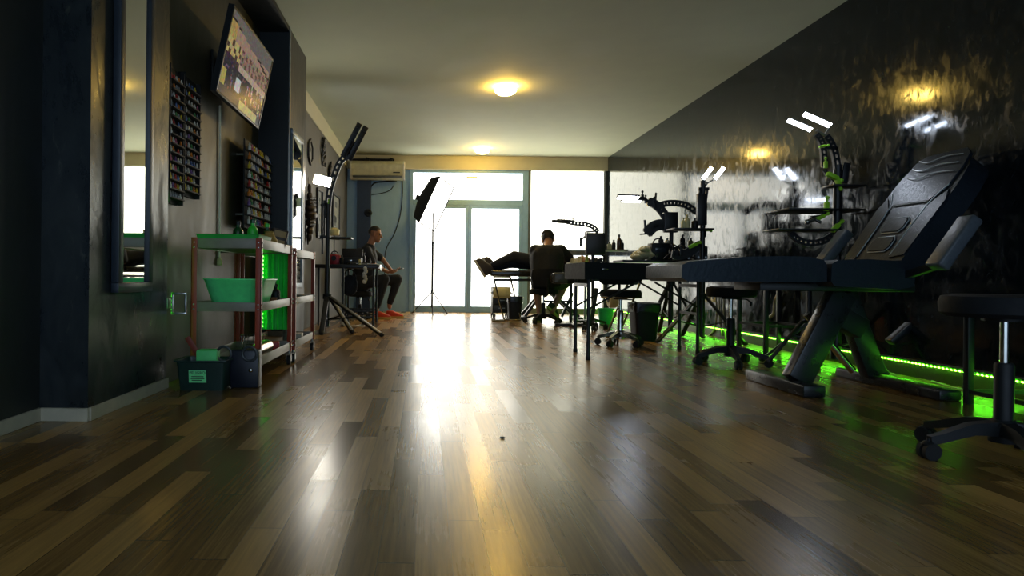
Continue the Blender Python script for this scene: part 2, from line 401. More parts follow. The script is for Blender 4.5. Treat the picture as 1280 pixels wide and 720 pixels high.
# ================================================================== GREEN LED STRIPS
LEDG = glow('green_led', (105, 255, 40), 44); LEDG2 = glow('green_led_dim', (80, 255, 60), 9)
def led_strip(a, b, up, nrm, n, label, m=None, group=None):
    a, b = V(a), V(b); d = (b-a)
    t = thing('led_strip', (a+b)/2, label, 'led strip')
    mb = MB(); mb.bar(a, b, .004, .012, up=nrm); mb.build('backing_tape', mat('led_tape', (120, 190, 90), .5), t)
    mb = MB()
    for k in range(n):
        p = a+d*((k+.5)/n)+V(nrm)*.005
        x = d.normalized(); R = Matrix((x, V(nrm).cross(x), V(nrm))).transposed()
        mb.box(p, (d.length/n*.28, .008, .006), R)
    o = mb.build('led', m or LEDG, t, smooth=False); o['kind'] = 'stuff'
    return t
led_strip((XR-.026, 2.2, .106), (XR-.026, 12.2, .106), (0, 0, 1), (-.35, 0, -.94), 300, 'long glowing green led strip along the baseboard of the black wall')
led_strip((XP-.02, Y2+.012, .10), (XP-.02, Y2+.012, 1.15), (0, 1, 0), V((.5, .866, 0)), 34, 'added green led strip hidden at the corner beside the bin and first trolley', LEDG2)  # added strip, hidden from view, tinting bin and trolley green

struct(MB().box((XR-.0235, 7.2, .1235), (.047, 10.0, .003)), 'led_light_shield', mat('led_shield_aluminium', (120, 122, 120), .4, .8))  # ledge added above the strip to keep its green off the wall
struct(MB().box((XC+.004, Y3-.004, H/2), (.016, .016, H-.02), bev=.003), 'corner_highlight', mat('corner_highlight_metal', (190, 192, 190), .3, .8))  # bright bead added as the highlight down the column corner
# ================================================================== LEFT WALL
# ---- long mirror on the pilaster
mx0 = XP
ym0, ym1 = PX(146, 300, XP+.03).y, PX(189, 300, XP+.03).y
zm0 = PX(150, 366, XP+.03).z; zm1 = 2.72
t = thing('wall_mirror', (XP+.02, (ym0+ym1)/2, zm0), 'tall dark framed mirror hung on the concrete pilaster', 'mirror')
RY = frame3((0, 1, 0), (0, 0, 1), (1, 0, 0), (XP+.002, (ym0+ym1)/2, (zm0+zm1)/2))
FRM = mat('dark_blue_frame', (40, 48, 58), .35)
MB().frame(ym1-ym0, zm1-zm0, .05, .04, RY).build('mirror_frame', FRM, t)
MIR = mat('mirror_glass', (225, 228, 225), .02, 1, noise=.01, rvar=0)
MB().box((XP+.017, (ym0+ym1)/2, (zm0+zm1)/2), (.02, ym1-ym0-.09, zm1-zm0-.09)).build('mirror_glass', MIR, t)
# ---- mirror on the column side
ya, yb = PX(364.5, 250, XC+.03).y, PX(378.5, 250, XC+.03).y
z1 = PX(371, 166, XC+.03).z; z0 = .55
t = thing('wall_mirror', (XC+.02, (ya+yb)/2, z0), 'narrow silver framed mirror on the side of the dark column behind the second trolley', 'mirror')
RY = frame3((0, 1, 0), (0, 0, 1), (1, 0, 0), (XC+.002, (ya+yb)/2, (z0+z1)/2))
MB().frame(yb-ya, z1-z0, .05, .035, RY).build('mirror_frame', mat('silver_blue_frame', (104, 120, 134), .35, .4), t)
MB().box((XC+.017, (ya+yb)/2, (z0+z1)/2), (.02, yb-ya-.09, z1-z0-.09)).build('mirror_glass', MIR, t)
# ---- TV
xb, xt = -1.42, -1.30
Pn = PX(271, 116, xb); Pf = PX(321, 160, xb); Tn = PX(290, 8, xt); Tf = PX(342, 71, xt)
yn, yf2 = (Pn.y+Tn.y)/2, (Pf.y+Tf.y)/2; zb = (Pn.z+Pf.z)/2; zt = (Tn.z+Tf.z)/2
ux = V((0, 1, 0)); uz = V((xt-xb, 0, zt-zb)).normalized(); nn = ux.cross(uz).normalized()
cc = V(((xb+xt)/2, (yn+yf2)/2, (zb+zt)/2)); w = yf2-yn; h = (V((xt, 0, zt))-V((xb, 0, zb))).length
t = thing('television', (xb, cc.y, zb), 'large flat television tilted down from the alcove wall showing a crowded street', 'television')
M = frame3(ux, uz, nn, cc)
MB().prism([(-w/2, -h/2), (w/2, -h/2), (w/2, h/2), (-w/2, h/2)], -.035, M, bev=.006).build('casing', PLASTIC, t)
mb = MB(); mb.frame(w, h, .018, .008, M); mb.build('bezel', BLACK, t)
back = cc-nn*.04
mb = MB(); mb.box((XA+.01, cc.y, cc.z-.02), (.02, .3, .3), bev=.004); mb.bar((XA+.02, cc.y, cc.z-.1), back-uz*.05, .05, .04); mb.bar((XA+.02, cc.y, cc.z+.1), back+uz*.1, .05, .04); mb.box(back, (.02, .3, .3), Matrix((nn, ux, uz)).transposed(), bev=.004)
mb.build('wall_bracket', BLACK, t)
# the picture on the screen: a busy street with a hall facade, coloured per small cell
def street(u, v):
    r = random.random
    def c(a, k=.12): return tuple(max(0, min(1, x/255*(1+k*(r()-.5)*2))) for x in a)
    roof = .64+.26*(u)*0.2
    if v > .93-.25*u and v > .8: return c((120, 112, 108))
    if v > .70:
        if abs((v-.70)-.30*(1-u)) < .018 or abs(v-.9+.08*u) < .012: return c((52, 44, 44))
        return c((176, 146, 128)) if u > .14 else c((190, 160, 96))
    if v > .50:
        if u < .30: return c((206, 182, 120)) if (int(u*22)+int(v*16)) % 3 else c((84, 62, 54))
        return c((158, 130, 116), .2) if math.sin(u*70)+math.sin(v*60+u*40) > -.6 else c((96, 74, 70), .3)
    if v > .42: return c((196, 172, 156)) if u > .3 else c((60, 48, 60), .5)
    if v > .10:
        if u < .10 and v < .3: return c((196, 178, 96))
        if .30 < u < .40 and .16 < v < .34: return c((214, 214, 220))
        k = r()
        q = math.sin(u*53)+math.sin(u*91+v*17)+math.sin(v*31+u*13)
        if q > -.2 or k < .25: return c((38, 40, 58), .4)
        if k < .40: return c((110, 102, 116), .3)
        if k < .48: return c((140, 62, 80), .3)
        if k < .58: return c((84, 98, 134), .3)
        return c((186, 176, 176), .3) if u > .55 else c((30, 32, 48), .4)
    if .45 < u < .9: return c((206, 196, 130))
    return c((50, 54, 74), .2)
nu, nv = 64, 36; bm = bmesh.new(); layer = bm.loops.layers.float_color.new('picture'); g = [[bm.verts.new(M @ V((-w/2+.018+(w-.036)*i/nu, -h/2+.018+(h-.036)*j/nv, .004))-V((xb, cc.y, zb))) for j in range(nv+1)] for i in range(nu+1)]
for i in range(nu):
    for j in range(nv):
        f = bm.faces.new((g[i][j], g[i+1][j], g[i+1][j+1], g[i][j+1])); cl = lin([255*x for x in street((i+.5)/nu, (j+.5)/nv)])
        for lp in f.loops: lp[layer] = (*cl, 1)
me = bpy.data.meshes.new('screen'); bm.to_mesh(me); bm.free(); so = bpy.data.objects.new('screen', me); COL.objects.link(so); so.parent = t
sm = bpy.data.materials.new('tv_screen'); sm.use_nodes = True; b = sm.node_tree.nodes['Principled BSDF']; at = sm.node_tree.nodes.new('ShaderNodeAttribute'); at.attribute_name = 'picture'
b.inputs['Base Color'].default_value = (.01, .01, .01, 1); b.inputs['Roughness'].default_value = .2
sm.node_tree.links.new(at.outputs['Color'], b.inputs['Emission Color']); b.inputs['Emission Strength'].default_value = .24; b.inputs['Specular IOR Level'].default_value = .02; me.materials.append(sm)
# ---- white cable under the TV
a = PX(275, 132, XA+.012); b2 = PX(271, 330, XA+.012); b2.y = a.y+.02
t = thing('power_cable', b2, 'thin white cable running straight down the olive wall under the television', 'cable')
MB().tube([a, (a+b2)/2+V((0, .004, 0)), b2+V((0, 0, .03))], .008).build('wire', mat('white_cable', (238, 232, 205), .5), t)
MB().lathe([(.006, .05), (.02, .035), (.024, 0), (.018, -.01)], b2, 12).build('plug', CREAM, t)
# ---- ink racks + bottles
INKS = [('white', (215, 212, 200)), ('yellow', (214, 186, 40)), ('red', (178, 50, 44)), ('grey', (130, 132, 134)), ('orange', (206, 120, 40)), ('pink', (190, 96, 120)), ('blue', (90, 116, 166)), ('green', (70, 140, 84)), ('purple', (116, 84, 140))]
PROTO = {}
MATB = mat('matt_black_acrylic', (14, 16, 18), .75)
def bottle(kind, sc=1.0):
    key = (kind, sc)
    if key in PROTO: return copy_tree(PROTO[key]), False
    rgb = dict(INKS)[kind]
    o = MB().lathe([(.0, 0), (.013*sc, 0), (.014*sc, .004*sc), (.014*sc, .034*sc), (.007*sc, .042*sc)], (0, 0, 0), 10).build('ink_bottle', mat('ink_bottle_'+kind, rgb, .15), None)
    ORG[o] = V((0, 0, 0))
    MB().lathe([(.0075*sc, .0425*sc), (.009*sc, .043*sc), (.008*sc, .052*sc), (.004*sc, .064*sc), (0, .065*sc)], (0, 0, 0), 10).build('cap', mat('ink_cap_'+kind, rgb, .35), o)
    PROTO[key] = o; return o, True
def wallrack(xw, depth, y0, y1, ztops, n, label, short, groups, sc=1.0, fill=1.0, seed=1, side=True):
    rd = random.Random(seed); zbot = ztops[-1]-.03
    t = thing('ink_rack', (xw, (y0+y1)/2, zbot), label, 'rack')
    MB().box((xw+.006, (y0+y1)/2, (ztops[0]+.09+zbot)/2), (.012, y1-y0, ztops[0]+.09-zbot)).build('back_panel', MATB, t)
    if side:
        for yy in (y0+.005, y1-.005): MB().box((xw+depth/2, yy, (ztops[0]+.09+zbot)/2), (depth, .01, ztops[0]+.09-zbot)).build('side_panel', MATB, t)
    for r, z in enumerate(ztops):
        mb = MB().box((xw+.012+depth/2, (y0+y1)/2, z-.002), (depth, y1-y0-.021, .004)); mb.box((xw+.010+depth, (y0+y1)/2, z+.002), (.003, y1-y0-.021, .007))
        mb.build('shelf', MATB, t)
        col = 0
        for k in range(n):
            if (k+.5)/n > groups[0] and (k+.5)/n < groups[1]: continue
            col += 1
            if rd.random() > fill: continue
            kind = rd.choices([i[0] for i in INKS], [14, 6, 3, 5, 3, 2, 2, 1, 1])[0]
            o, first = bottle(kind, sc)
            o.location = (xw+.012+depth*.52, y0+.012+(y1-y0-.024)*(k+.5)/n, z+.0005)
            tag(o, '%s ink bottle, %s along the %s shelf down, %s' % (kind, ORD[col-1], ORD[r], short), 'bottle', 'ink bottles, '+short)
    return t
yA, yB, yC = PX(216, 160, XA+.06).y, PX(234, 160, XA+.06).y, PX(253.5, 160, XA+.06).y
zt0 = PX(216, 90, XA+.06).z; zb0 = PX(216, 240, XA+.06).z
st = (zt0-zb0)/13
wallrack(XA, .045, yA, yB-.008, [zt0-.03-st*k for k in range(14)], 5, 'black wall rack of small ink bottles next to the concrete pilaster', 'wall rack nearest the pilaster', (2, 2), .66, .86, 3)
st2 = st; zt1 = zt0+.02
wallrack(XA, .045, yB+.004, yC, [zt1-.03-st2*k for k in range(13)], 5, 'shorter black wall rack of ink bottles right of the pilaster rack', 'wall rack under the television edge', (2, 2), .66, .84, 5)
y0, y1 = PX(310, 230, -1.46).y, Y3-.03
zt0 = PX(310, 182, -1.46).z; zb0 = PX(310, 282, -1.46).z
st = (zt0-zb0)/8.6
rk = wallrack(-1.50, .05, y0, y1, [zt0-.03-st*k for k in range(9)], 11, 'black stand-off wall shelf of ink bottles between television and dark column', 'stand-off shelf beside the dark column', (.62, .74), 1.0, .93, 9, False)
for yy in (y0+.1, y1-.1):
    for zz in (zt0-.05, zb0+.1): MB().cyl((XA, yy, zz), (-1.499, yy, zz), .015).build('mounting_stub', STEEL, rk)
# ---- chrome socket plate sticking out by the first trolley
q = PX(226, 379, XP+.05)
t = thing('towel_ring', q, 'small square chrome bracket on the wall left of the first trolley', 'bracket')
MB().frame(.09, .13, .012, .012, frame3((1, 0, 0), (0, 0, 1), (0, -1, 0), (q.x+.005, Y2+.05, q.z))).build('square_ring', CHROME, t)
MB().box((XA+.025, Y2+.05, q.z), (.05, .05, .06), bev=.005).build('wall_plate', STEEL, t)

# ================================================================== TROLLEYS
def trolley(loc, wx, ly, ht, label, group):
    t = thing('utility_trolley', (0, 0, 0), label, 'trolley', group)
    z0 = .10; pw = .035
    for sx in (-1, 1):
        for sy in (-1, 1):
            px_, py_ = sx*(wx/2-pw/2), sy*(ly/2-pw/2)
            p = MB(); p.box((px_, py_-sy*0, (z0+ht)/2), (pw, .005, ht-z0)) if False else None
            p.box((px_, sy*(ly/2-.003), (z0+ht)/2), (pw, .006, ht-z0), bev=.001); p.box((sx*(wx/2-.003), py_, (z0+ht)/2), (.006, pw, ht-z0), bev=.001)
            po = p.build('post', RUST, t)
            r = MB()
            for zz in (ht-.03, ht-.06, .49, .46, .14, .17): r.ball((px_, sy*(ly/2+.001), zz), (.006, .004, .006), 8); r.ball((sx*(wx/2+.001), py_, zz), (.004, .006, .006), 8)
            r.build('bolt', CHROME, po)
            c = MB(); c.cyl((px_, py_, z0+.01), (px_, py_, z0-.02), .012); c.box((px_-.016, py_, .055), (.004, .03, .055)); c.box((px_+.016, py_, .055), (.004, .03, .055)); c.box((px_, py_, .08), (.036, .03, .006))
            co = c.build('caster', STEEL, t)
            MB().cyl((px_-.012, py_, .0355), (px_+.012, py_, .0355), .035, None, 18).build('wheel', RUBBER, co)
    for zc, hh in ((ht-.035, .06), (.475, .055), (.14, .06)):
        m_ = MB(); m_.box((0, 0, zc-.02), (wx-.014, ly-.014, .008))
        for s in (-1, 1): m_.box((0, s*(ly/2-.009), zc), (wx-.014, .005, hh), bev=.001); m_.box((s*(wx/2-.009), 0, zc), (.005, ly-.014, hh), bev=.001)
        m_.build('shelf', PALEM, t)
    t.location = V(loc); ORG[t] = V(loc); return t
TA = F(325, 481); TB = F(363, 456)
xr_ = TA.x; wx = .43; lyA = TB.y-TA.y+.03; ctA = V((xr_-wx/2, TA.y+lyA/2, 0)); HT = .90
trolley(ctA, wx, lyA, HT, 'red brown framed shelf trolley carrying the mint green basin', 'shelf trolleys along the olive wall')
TA2y = TB.y+.10; lyB = .86; ctB = V((xr_-wx/2+.01, TA2y+lyB/2, 0))
trolley(ctB, wx, lyB, HT-.015, 'red brown framed shelf trolley behind the first, nearer the dark column', 'shelf trolleys along the olive wall')
SH = [HT-.051, .459, .124]      # shelf deck heights
def bottle_obj(name, c, r, h, mb_, mc, label, cat='bottle', neck=.4, pump=False):
    t = thing(name, c, label, cat)
    MB().lathe([(r*.9, 0), (r, .006), (r, h*.62), (r*.85, h*.70), (r*neck, h*.78), (r*neck, h*.86)], c, 18).build('body', mb_, t)
    m_ = MB().lathe([(r*neck*1.25, h*.86), (r*neck*1.25, h*.97), (r*neck*.9, h)], c, 14)
    if pump: m_.cyl(V(c)+V((0, 0, h)), V(c)+V((0, 0, h+.03)), .005); m_.bar(V(c)+V((-.03, 0, h+.033)), V(c)+V((.012, 0, h+.033)), .014, .012, bev=.003)
    m_.build('pump' if pump else 'cap', mc, t); return t
GREENT = mat('green_plastic', (50, 200, 60), .35); DGREEN = mat('dark_green_glass', (18, 74, 36), .25)
# white basin (loft of rounded rectangles, open top)
bc = V((xr_-.205, TA.y+.30, SH[1]))
t = thing('basin', bc, 'mint green plastic basin on the middle shelf of the first trolley', 'basin')
mb = MB(); rs = []
for (w_, d_, r_, z_) in ((.27, .30, .06, 0), (.30, .33, .07, .01), (.385, .45, .08, .175), (.40, .465, .085, .182), (.40, .465, .085, .188), (.375, .44, .08, .186), (.285, .315, .07, .02), (.26, .29, .06, .014)):
    rs.append([V((p.x+bc.x, p.y+bc.y, bc.z+.0005+z_)) for p in rrect(w_, d_, r_, 0)])
mb.rings(rs).build('bowl', mat('mint_basin_plastic', (100, 240, 145), .35), t)
# green tray lying on the top shelf
tc_ = V((xr_-.22, TA.y+.2, HT-.004))
t = thing('tray', tc_, 'shallow green tray lying on top of the first trolley', 'tray')
mb = MB(); rs = [[V((p.x+tc_.x, p.y+tc_.y, tc_.z+z_)) for p in rrect(w_, d_, .02, 0)] for (w_, d_, z_) in ((.38, .34, 0), (.39, .35, .022), (.40, .36, .028), (.38, .34, .026), (.37, .33, .006))]
mb.rings(rs).build('tray_body', mat('green_tray_plastic', (52, 176, 74), .4), t)
yt = TA.y
zt_ = SH[0]
bottle_obj('spray_bottle', V((xr_-.19, yt+.50, zt_)), .036, .21, GREENT, DGREEN, 'bright green bottle standing on top of the first trolley')
bottle_obj('soap_bottle', V((xr_-.30, yt+.53, zt_)), .036, .20, DGREEN, BLACK, 'dark green bottle at the wall side of the first trolley top')
bottle_obj('lotion_bottle', V((xr_-.12, yt+.62, zt_)), .032, .19, DGREEN, GREENT, 'green bottle behind the wooden box on the first trolley top')
c = V((xr_-.075, yt+.50, zt_))
t = thing('clay_jug', c, 'squat ochre jug on the top shelf of the first trolley', 'jug')
MB().lathe([(.05, 0), (.062, .02), (.06, .06), (.035, .10), (.03, .115), (.034, .125), (.026, .123), (.024, .10)], c, 20).build('body', mat('ochre_clay', (172, 136, 66), .55), t)
MB().tube(arc(c+V((-.045, 0, .07)), .03, 70, 290, 8), .006).build('handle', MATS['ochre_clay'], t)
c = V((xr_-.065, yt+.72, zt_)); Rz = Matrix.Rotation(.35, 3, 'Z') @ Matrix.Rotation(.22, 3, 'Y')
t = thing('wooden_box', c, 'tan and dark wooden box tipped up on the first trolley top', 'box')
TAN = mat('tan_wood', (168, 136, 84), .55); DKW = mat('dark_wood', (58, 42, 28), .5)
MB().box(c+V((0, 0, .085)), (.11, .13, .14), Rz, .006).build('box_body', DKW, t)
for dz in (.035, -.03): MB().box(c+V((0, 0, .085))+Rz @ V((0, -.066, dz)), (.085, .006, .045), Rz, .002).build('front_panel', TAN, t)
MB().box(c+V((0, 0, .085))+Rz @ V((.056, 0, .03)), (.006, .1, .05), Rz, .002).build('side_panel', TAN, t)
# cloth folded on the top
c = V((xr_-.14, yt+.80, zt_)); mb = MB()
for k in range(4): mb.box(c+V((.002*k, .003*k, .008+.013*k)), (.16-.01*k, .14, .012), (0, 0, .1*k), .005)
single(mb, 'folded_cloth', mat('cream_cloth', (200, 190, 150), .8), 'folded cream cloth at the far end of the first trolley top', 'cloth')
# middle shelf, second things
bottle_obj('pump_bottle', V((xr_-.08, yt+.72, SH[1])), .034, .15, PLASTIC, BLACK, 'small black pump bottle on the middle shelf behind the basin', pump=True)
c = V((xr_-.07, yt+.60, SH[1])); t = thing('small_pot', c, 'little terracotta pot on the middle shelf beside the black pump bottle', 'pot')
MB().lathe([(.022, 0), (.028, .045), (.031, .046), (.031, .056), (.026, .056), (.024, .02)], c, 16).build('pot_body', mat('terracotta', (150, 92, 56), .6), t)
# bottom shelf
c = V((xr_-.10, yt+.36, SH[2])); t = thing('foil_roll', c, 'shiny silver foil roll lying on the bottom shelf of the first trolley', 'roll')
mb = MB(); mb.cyl(c+V((0, -.19, .0505)), c+V((0, .19, .0505)), .05, None, 24); mb.build('roll', mat('foil', (205, 190, 170), .22, .9, bump=.2, nscale=30), t)
for s in (-1, 1): MB().cyl(c+V((0, s*.19, .05)), c+V((0, s*.205, .05)), .02, None, 16).build('core', CREAM, t)
c = V((xr_-.09, yt+.70, SH[2])); single(MB().box(c+V((0, 0, .035)), (.09, .10, .07), (0, 0, .2), .006), 'small_carton', mat('red_card', (178, 40, 36), .5), 'small red carton on the bottom shelf past the foil roll', 'box')
c = V((xr_-.22, yt+.66, SH[2])); t = thing('wire_basket', c, 'small wire basket on the bottom shelf beside the red carton', 'basket')
mb = MB()
for z_, r_ in ((.005, .07), (.06, .08), (.12, .09)): mb.tube(arc(c+V((0, 0, z_)), r_, 0, 345, 23, (1, 0, 0), (0, 1, 0)), .003, 6, loop=True)
for k in range(14): a = 2*PI*k/14; mb.cyl(c+V((.07*math.cos(a), .07*math.sin(a), .003)), c+V((.09*math.cos(a), .09*math.sin(a), .12)), .002, None, 6)
mb.build('wire_frame', CHROME, t)
# green sheet hanging behind the trolley at its far end
yg = yt+.60; mb = MB(); rs = []
g0 = PX(352, 320, -1.3).y; x_ = -1.27; YCL = TB.y+.062
n_ = 26; top = 0.84; bot = .26
fr = [V((x_+.25*k/n_, YCL+.012*math.sin(k*1.5), 0)) for k in range(n_+1)]
bk = [p+V((0, .006, 0)) for p in reversed(fr)]
rs = [[p+V((0, 0, z_)) for p in fr+bk] for z_ in (bot, (bot+top)/2, top)]
t = thing('hanging_cloth', (x_+.12, YCL, bot), 'bright green cloth hanging between the two trolleys against the wall', 'cloth')
mb.rings(rs).build('cloth_sheet', mat('green_cloth', (50, 215, 80), .6), t)
MB().tube([(XA-.0, YCL+.003, top+.006), (x_+.27, YCL+.003, top+.006)], .008).build('hanging_rod', STEEL, t)
# goods in the second trolley
yb_ = TA2y
bottle_obj('glass_jar', V((xr_-.12, yb_+.28, SH[1]-.0)), .035, .12, mat('amber_glass', (96, 66, 30), .2), BLACK, 'amber jar on the middle shelf of the second trolley', neck=.8)
bottle_obj('paint_bottle', V((xr_-.20, yb_+.45, SH[1])), .03, .16, PLASTIC, WHITEP, 'dark bottle with pale cap on the middle shelf of the second trolley')
bottle_obj('cleaner_bottle', V((xr_-.10, yb_+.25, SH[2])), .04, .24, mat('grey_bottle', (120, 126, 122), .4), BLACK, 'tall grey bottle on the bottom shelf of the second trolley')
c = V((xr_-.10, yb_+.50, SH[2])); single(MB().box(c+V((0, 0, .03)), (.14, .16, .06), (0, 0, .1), .006), 'white_carton', mat('pale_card', (190, 186, 170), .6), 'flat white carton on the bottom shelf of the second trolley', 'box')
c = V((xr_-.20, yb_+.40, HT-.015-.051)); mb = MB().box(c+V((0, 0, .045)), (.18, .22, .09), (0, 0, .15), .008)
single(mb, 'black_case', PLASTIC, 'small black case on top of the second trolley', 'case')
# bin with hazard label
f0 = F(212, 489); f1 = F(284, 489); yb0 = f0.y; c = V(((f0.x+f1.x)/2+.01, yb0+.105, 0)); bw = f1.x-f0.x-.02
t = thing('waste_box', c, 'dark plastic waste box with a danger label on the floor before the first trolley', 'box')
WB_ = mat('dark_green_plastic', (24, 50, 44), .35)
rs = [[V((p.x+c.x, p.y+c.y, z_)) for p in rrect(w_, d_, .02, 0)] for (w_, d_, z_) in ((bw-.05, .16, 0), (bw-.02, .20, .165), (bw+.01, .22, .17), (bw+.01, .22, .178), (bw-.03, .19, .176), (bw-.07, .14, .01))]
MB().rings(rs).build('box_body', WB_, t)
lx, lz = P(246, 471, yb0).x, P(246, 471, yb0).z
tilt = math.atan2(.02, .165)
LM = frame3((1, 0, 0), (0, -math.sin(tilt), math.cos(tilt)), (0, -math.cos(tilt), -math.sin(tilt)), (lx, c.y-.08-.02*lz/.165-.003, lz))
o = MB().prism([(-.05, -.036), (.05, -.036), (.05, .036), (-.05, .036)], .0015, LM).build('hazard_label', mat('pale_green_label', (120, 232, 150), .5), t, smooth=False)
INKB = mat('label_ink', (24, 40, 30), .6)
def text_mesh(s, size, M, parent, m, name='lettering', extrude=.0006):
    cu = bpy.data.curves.new('txt', 'FONT'); cu.body = s; cu.size = size; cu.align_x = 'CENTER'; cu.align_y = 'CENTER'; cu.extrude = extrude
    ob = bpy.data.objects.new('txt', cu); COL.objects.link(ob); dg = bpy.context.evaluated_depsgraph_get(); me = bpy.data.meshes.new_from_object(ob.evaluated_get(dg)); bpy.data.objects.remove(ob)
    me.transform(Matrix.Translation(-org(parent)) @ M); me.name = name; r = bpy.data.objects.new(name, me); COL.objects.link(r); r.parent = parent; me.materials.append(m); return r
text_mesh('PELIGRO', .0235, LM @ Matrix.Translation((0, .021, .0022)), o, INKB)
mb = MB()
for k, (w_, dx) in enumerate(((.07, 0), (.078, 0), (.06, -.004))): mb.prism([(-w_/2+dx, -.003), (w_/2+dx, -.003), (w_/2+dx, .002), (-w_/2+dx, .002)], .001, LM @ Matrix.Translation((0, .000-.011*k, .0014)))
mb.build('print_line', INKB, o, smooth=False)
p_ = P(262, 449, yb0+.13)
single(MB().box((p_.x, yb0+.105, .01+.11), (.12, .09, .22), (0, 0, .1), .01), 'glove_carton', mat('pale_green_card', (90, 214, 120), .6), 'pale green carton standing in the waste box', 'box')
a_ = P(234, 421, yb0+.12); b_ = P(250, 448, yb0+.14)
d_ = (b_-a_).normalized(); e_ = b_+d_*.04
t = thing('wooden_stick', e_, 'flat red brown stick leaning out of the waste box', 'stick')
MB().bar(a_, e_, .035, .012, up=(0, 1, 0), bev=.004).build('blade', mat('red_wood', (128, 50, 34), .5), t)
# dark case with two rings beside it
f1 = F(322, 486); x0 = P(286, 480, f1.y).x; c = V(((x0+f1.x)/2, f1.y+.055, 0))
t = thing('tool_case', c, 'dark navy case with two round rings on the floor under the first trolley front', 'case')
NV = mat('navy_case', (20, 25, 38), .4)
cw = f1.x-x0; ch = .225
MB().box(c+V((0, 0, ch/2+.001)), (cw, .09, ch), None, .012).build('case_body', NV, t)
for (qx, qy) in ((280, 437), (312, 440)):
    p = P(qx, qy, c.y-.05)
    MB().tube(arc((p.x, c.y-.046-.004, min(p.z, ch-.02)), .042, 0, 345, 23), .008, 8, loop=True).build('ring', mat('dark_grey_plastic', (52, 58, 60), .4), t)
p = P(313, 463, c.y-.05); MB().ball((p.x, c.y-.046, p.z), (.014, .008, .014)).build('lock', CHROME, t)

led_strip((x_+.035, YCL-.022, .27), (x_+.035, YCL-.022, .83), (0, 1, 0), V((.3, -.95, 0)), 18, 'short upright green led strip glowing in front of the green cloth between the trolleys', LEDG2)
# ================================================================== SHARED EQUIPMENT
def led_head(root, c, L, Nn, ln, wd, lit=LEDW, name='led_panel', th=.022, yoke=True):
    """flat lamp head: black casing with a glowing diffuser face"""
    L = V(L).normalized(); Nn = V(Nn); Nn = (Nn-L*Nn.dot(L)).normalized(); W = Nn.cross(L); R = Matrix((L, W, Nn)).transposed(); c = V(c)
    o = MB().box(c, (ln, wd, th), R, .004).build(name, BLACK, root)
    MB().box(c+Nn*(th/2+.001), (ln*.93, wd*.86, .004), R, .001).build('diffuser', lit, o)
    f = MB()
    for k in range(5): f.box(c-Nn*(th/2+.004)+L*ln*(-.36+.18*k), (.006, wd*.8, .012), R)
    f.build('cooling_fin', BLACK, o)
    return o
def perf_arm(root, pts, w, th=.012, side=(0, 1, 0), name='curved_arm', step=2, m=None):
    """flat curved arm pierced by a row of holes: two rails and the bridges between holes"""
    pts = [V(p) for p in pts]; n = len(pts); mb = MB(); s = V(side); up = []
    for i in range(n):
        t = (pts[min(i+1, n-1)]-pts[max(i-1, 0)]).normalized(); up.append(s.cross(t).normalized())
    for sg in (-1, 1):
        rs = []
        for p, u in zip(pts, up):
            q = p+u*sg*(w/2-w*.17); a = w*.17; b = th/2
            rs.append([q+u*a+s*b, q-u*a+s*b, q-u*a-s*b, q+u*a-s*b])
        mb.rings(rs)
    for i in range(0, n, step): mb.bar(pts[i]-up[i]*w*.4, pts[i]+up[i]*w*.4, w*.42, th*.95, up=side)
    return mb.build(name, m or BLACK, root, ang=25)
def clamp(root, c, m=GREENC, s=1.0, d=(0, 0, 1)):
    c = V(c); d = V(d).normalized(); mb = MB()
    mb.bar(c-d*.03*s, c+d*.03*s, .028*s, .024*s, bev=.004); mb.cyl(c+d*.02*s, c+d*.055*s, .008*s, None, 8); mb.ball(c+d*.058*s, .013*s, 8)
    return mb.build('clamp_knob', m, root)
def tripod(name, c, top, feet, hub, label, group=None, pr=.014, lr=.012):
    c = V(c); t = thing(name, (c.x, c.y, 0), label, 'light stand', group)
    mb = MB(); mb.cyl((c.x, c.y, .06), (c.x, c.y, hub+.35), pr*1.25); mb.build('lower_pole', BLACK, t)
    MB().cyl((c.x, c.y, hub+.33), (c.x, c.y, top), pr).build('upper_pole', BLACK, t)
    mb = MB().lathe([(pr*1.3, hub-.03), (pr*2.1, hub-.025), (pr*2.1, hub+.03), (pr*1.3, hub+.035)], (c.x, c.y, 0), 14); mb.build('hub', PLASTIC, t)
    low = max(.10, hub*.35)
    for f in feet:
        f = V((f[0], f[1], lr)); h_ = V((c.x, c.y, hub)); d = (f-h_).normalized(); side = V((d.x, d.y, 0)).normalized()
        m_ = MB().bar(h_+side*pr*1.5, f, lr*2.6, lr*1.2, up=(0, 0, 1), bev=.003)
        mid = h_+(f-h_)*.55; m_.bar((c.x+side.x*pr, c.y+side.y*pr, low), mid, lr*1.4, lr*.7)
        lo = m_.build('leg', BLACK, t)
        MB().ball(f+V((0, 0, .002)), (lr*1.5, lr*1.5, lr*1.1), 8).build('rubber_foot', RUBBER, lo)
    return t
def wheel_caster(root, c, r, seat_z, m=RUBBER, ang=0):
    c = V(c); ax = V((math.cos(ang), math.sin(ang), 0)); mb = MB()
    mb.cyl((c.x, c.y, r+.005), (c.x, c.y, seat_z), .008); mb.lathe([(r*.75, 0), (r*.8, .01), (r*.5, .02)], (c.x, c.y, r*1.55), 10)
    o = mb.build('caster', PLASTIC, root)
    for s in (-1, 1): MB().cyl(c+ax*(s*.006)+V((0, 0, r)), c+ax*(s*.024)+V((0, 0, r)), r, None, 16).build('wheel', m, o)
    return o
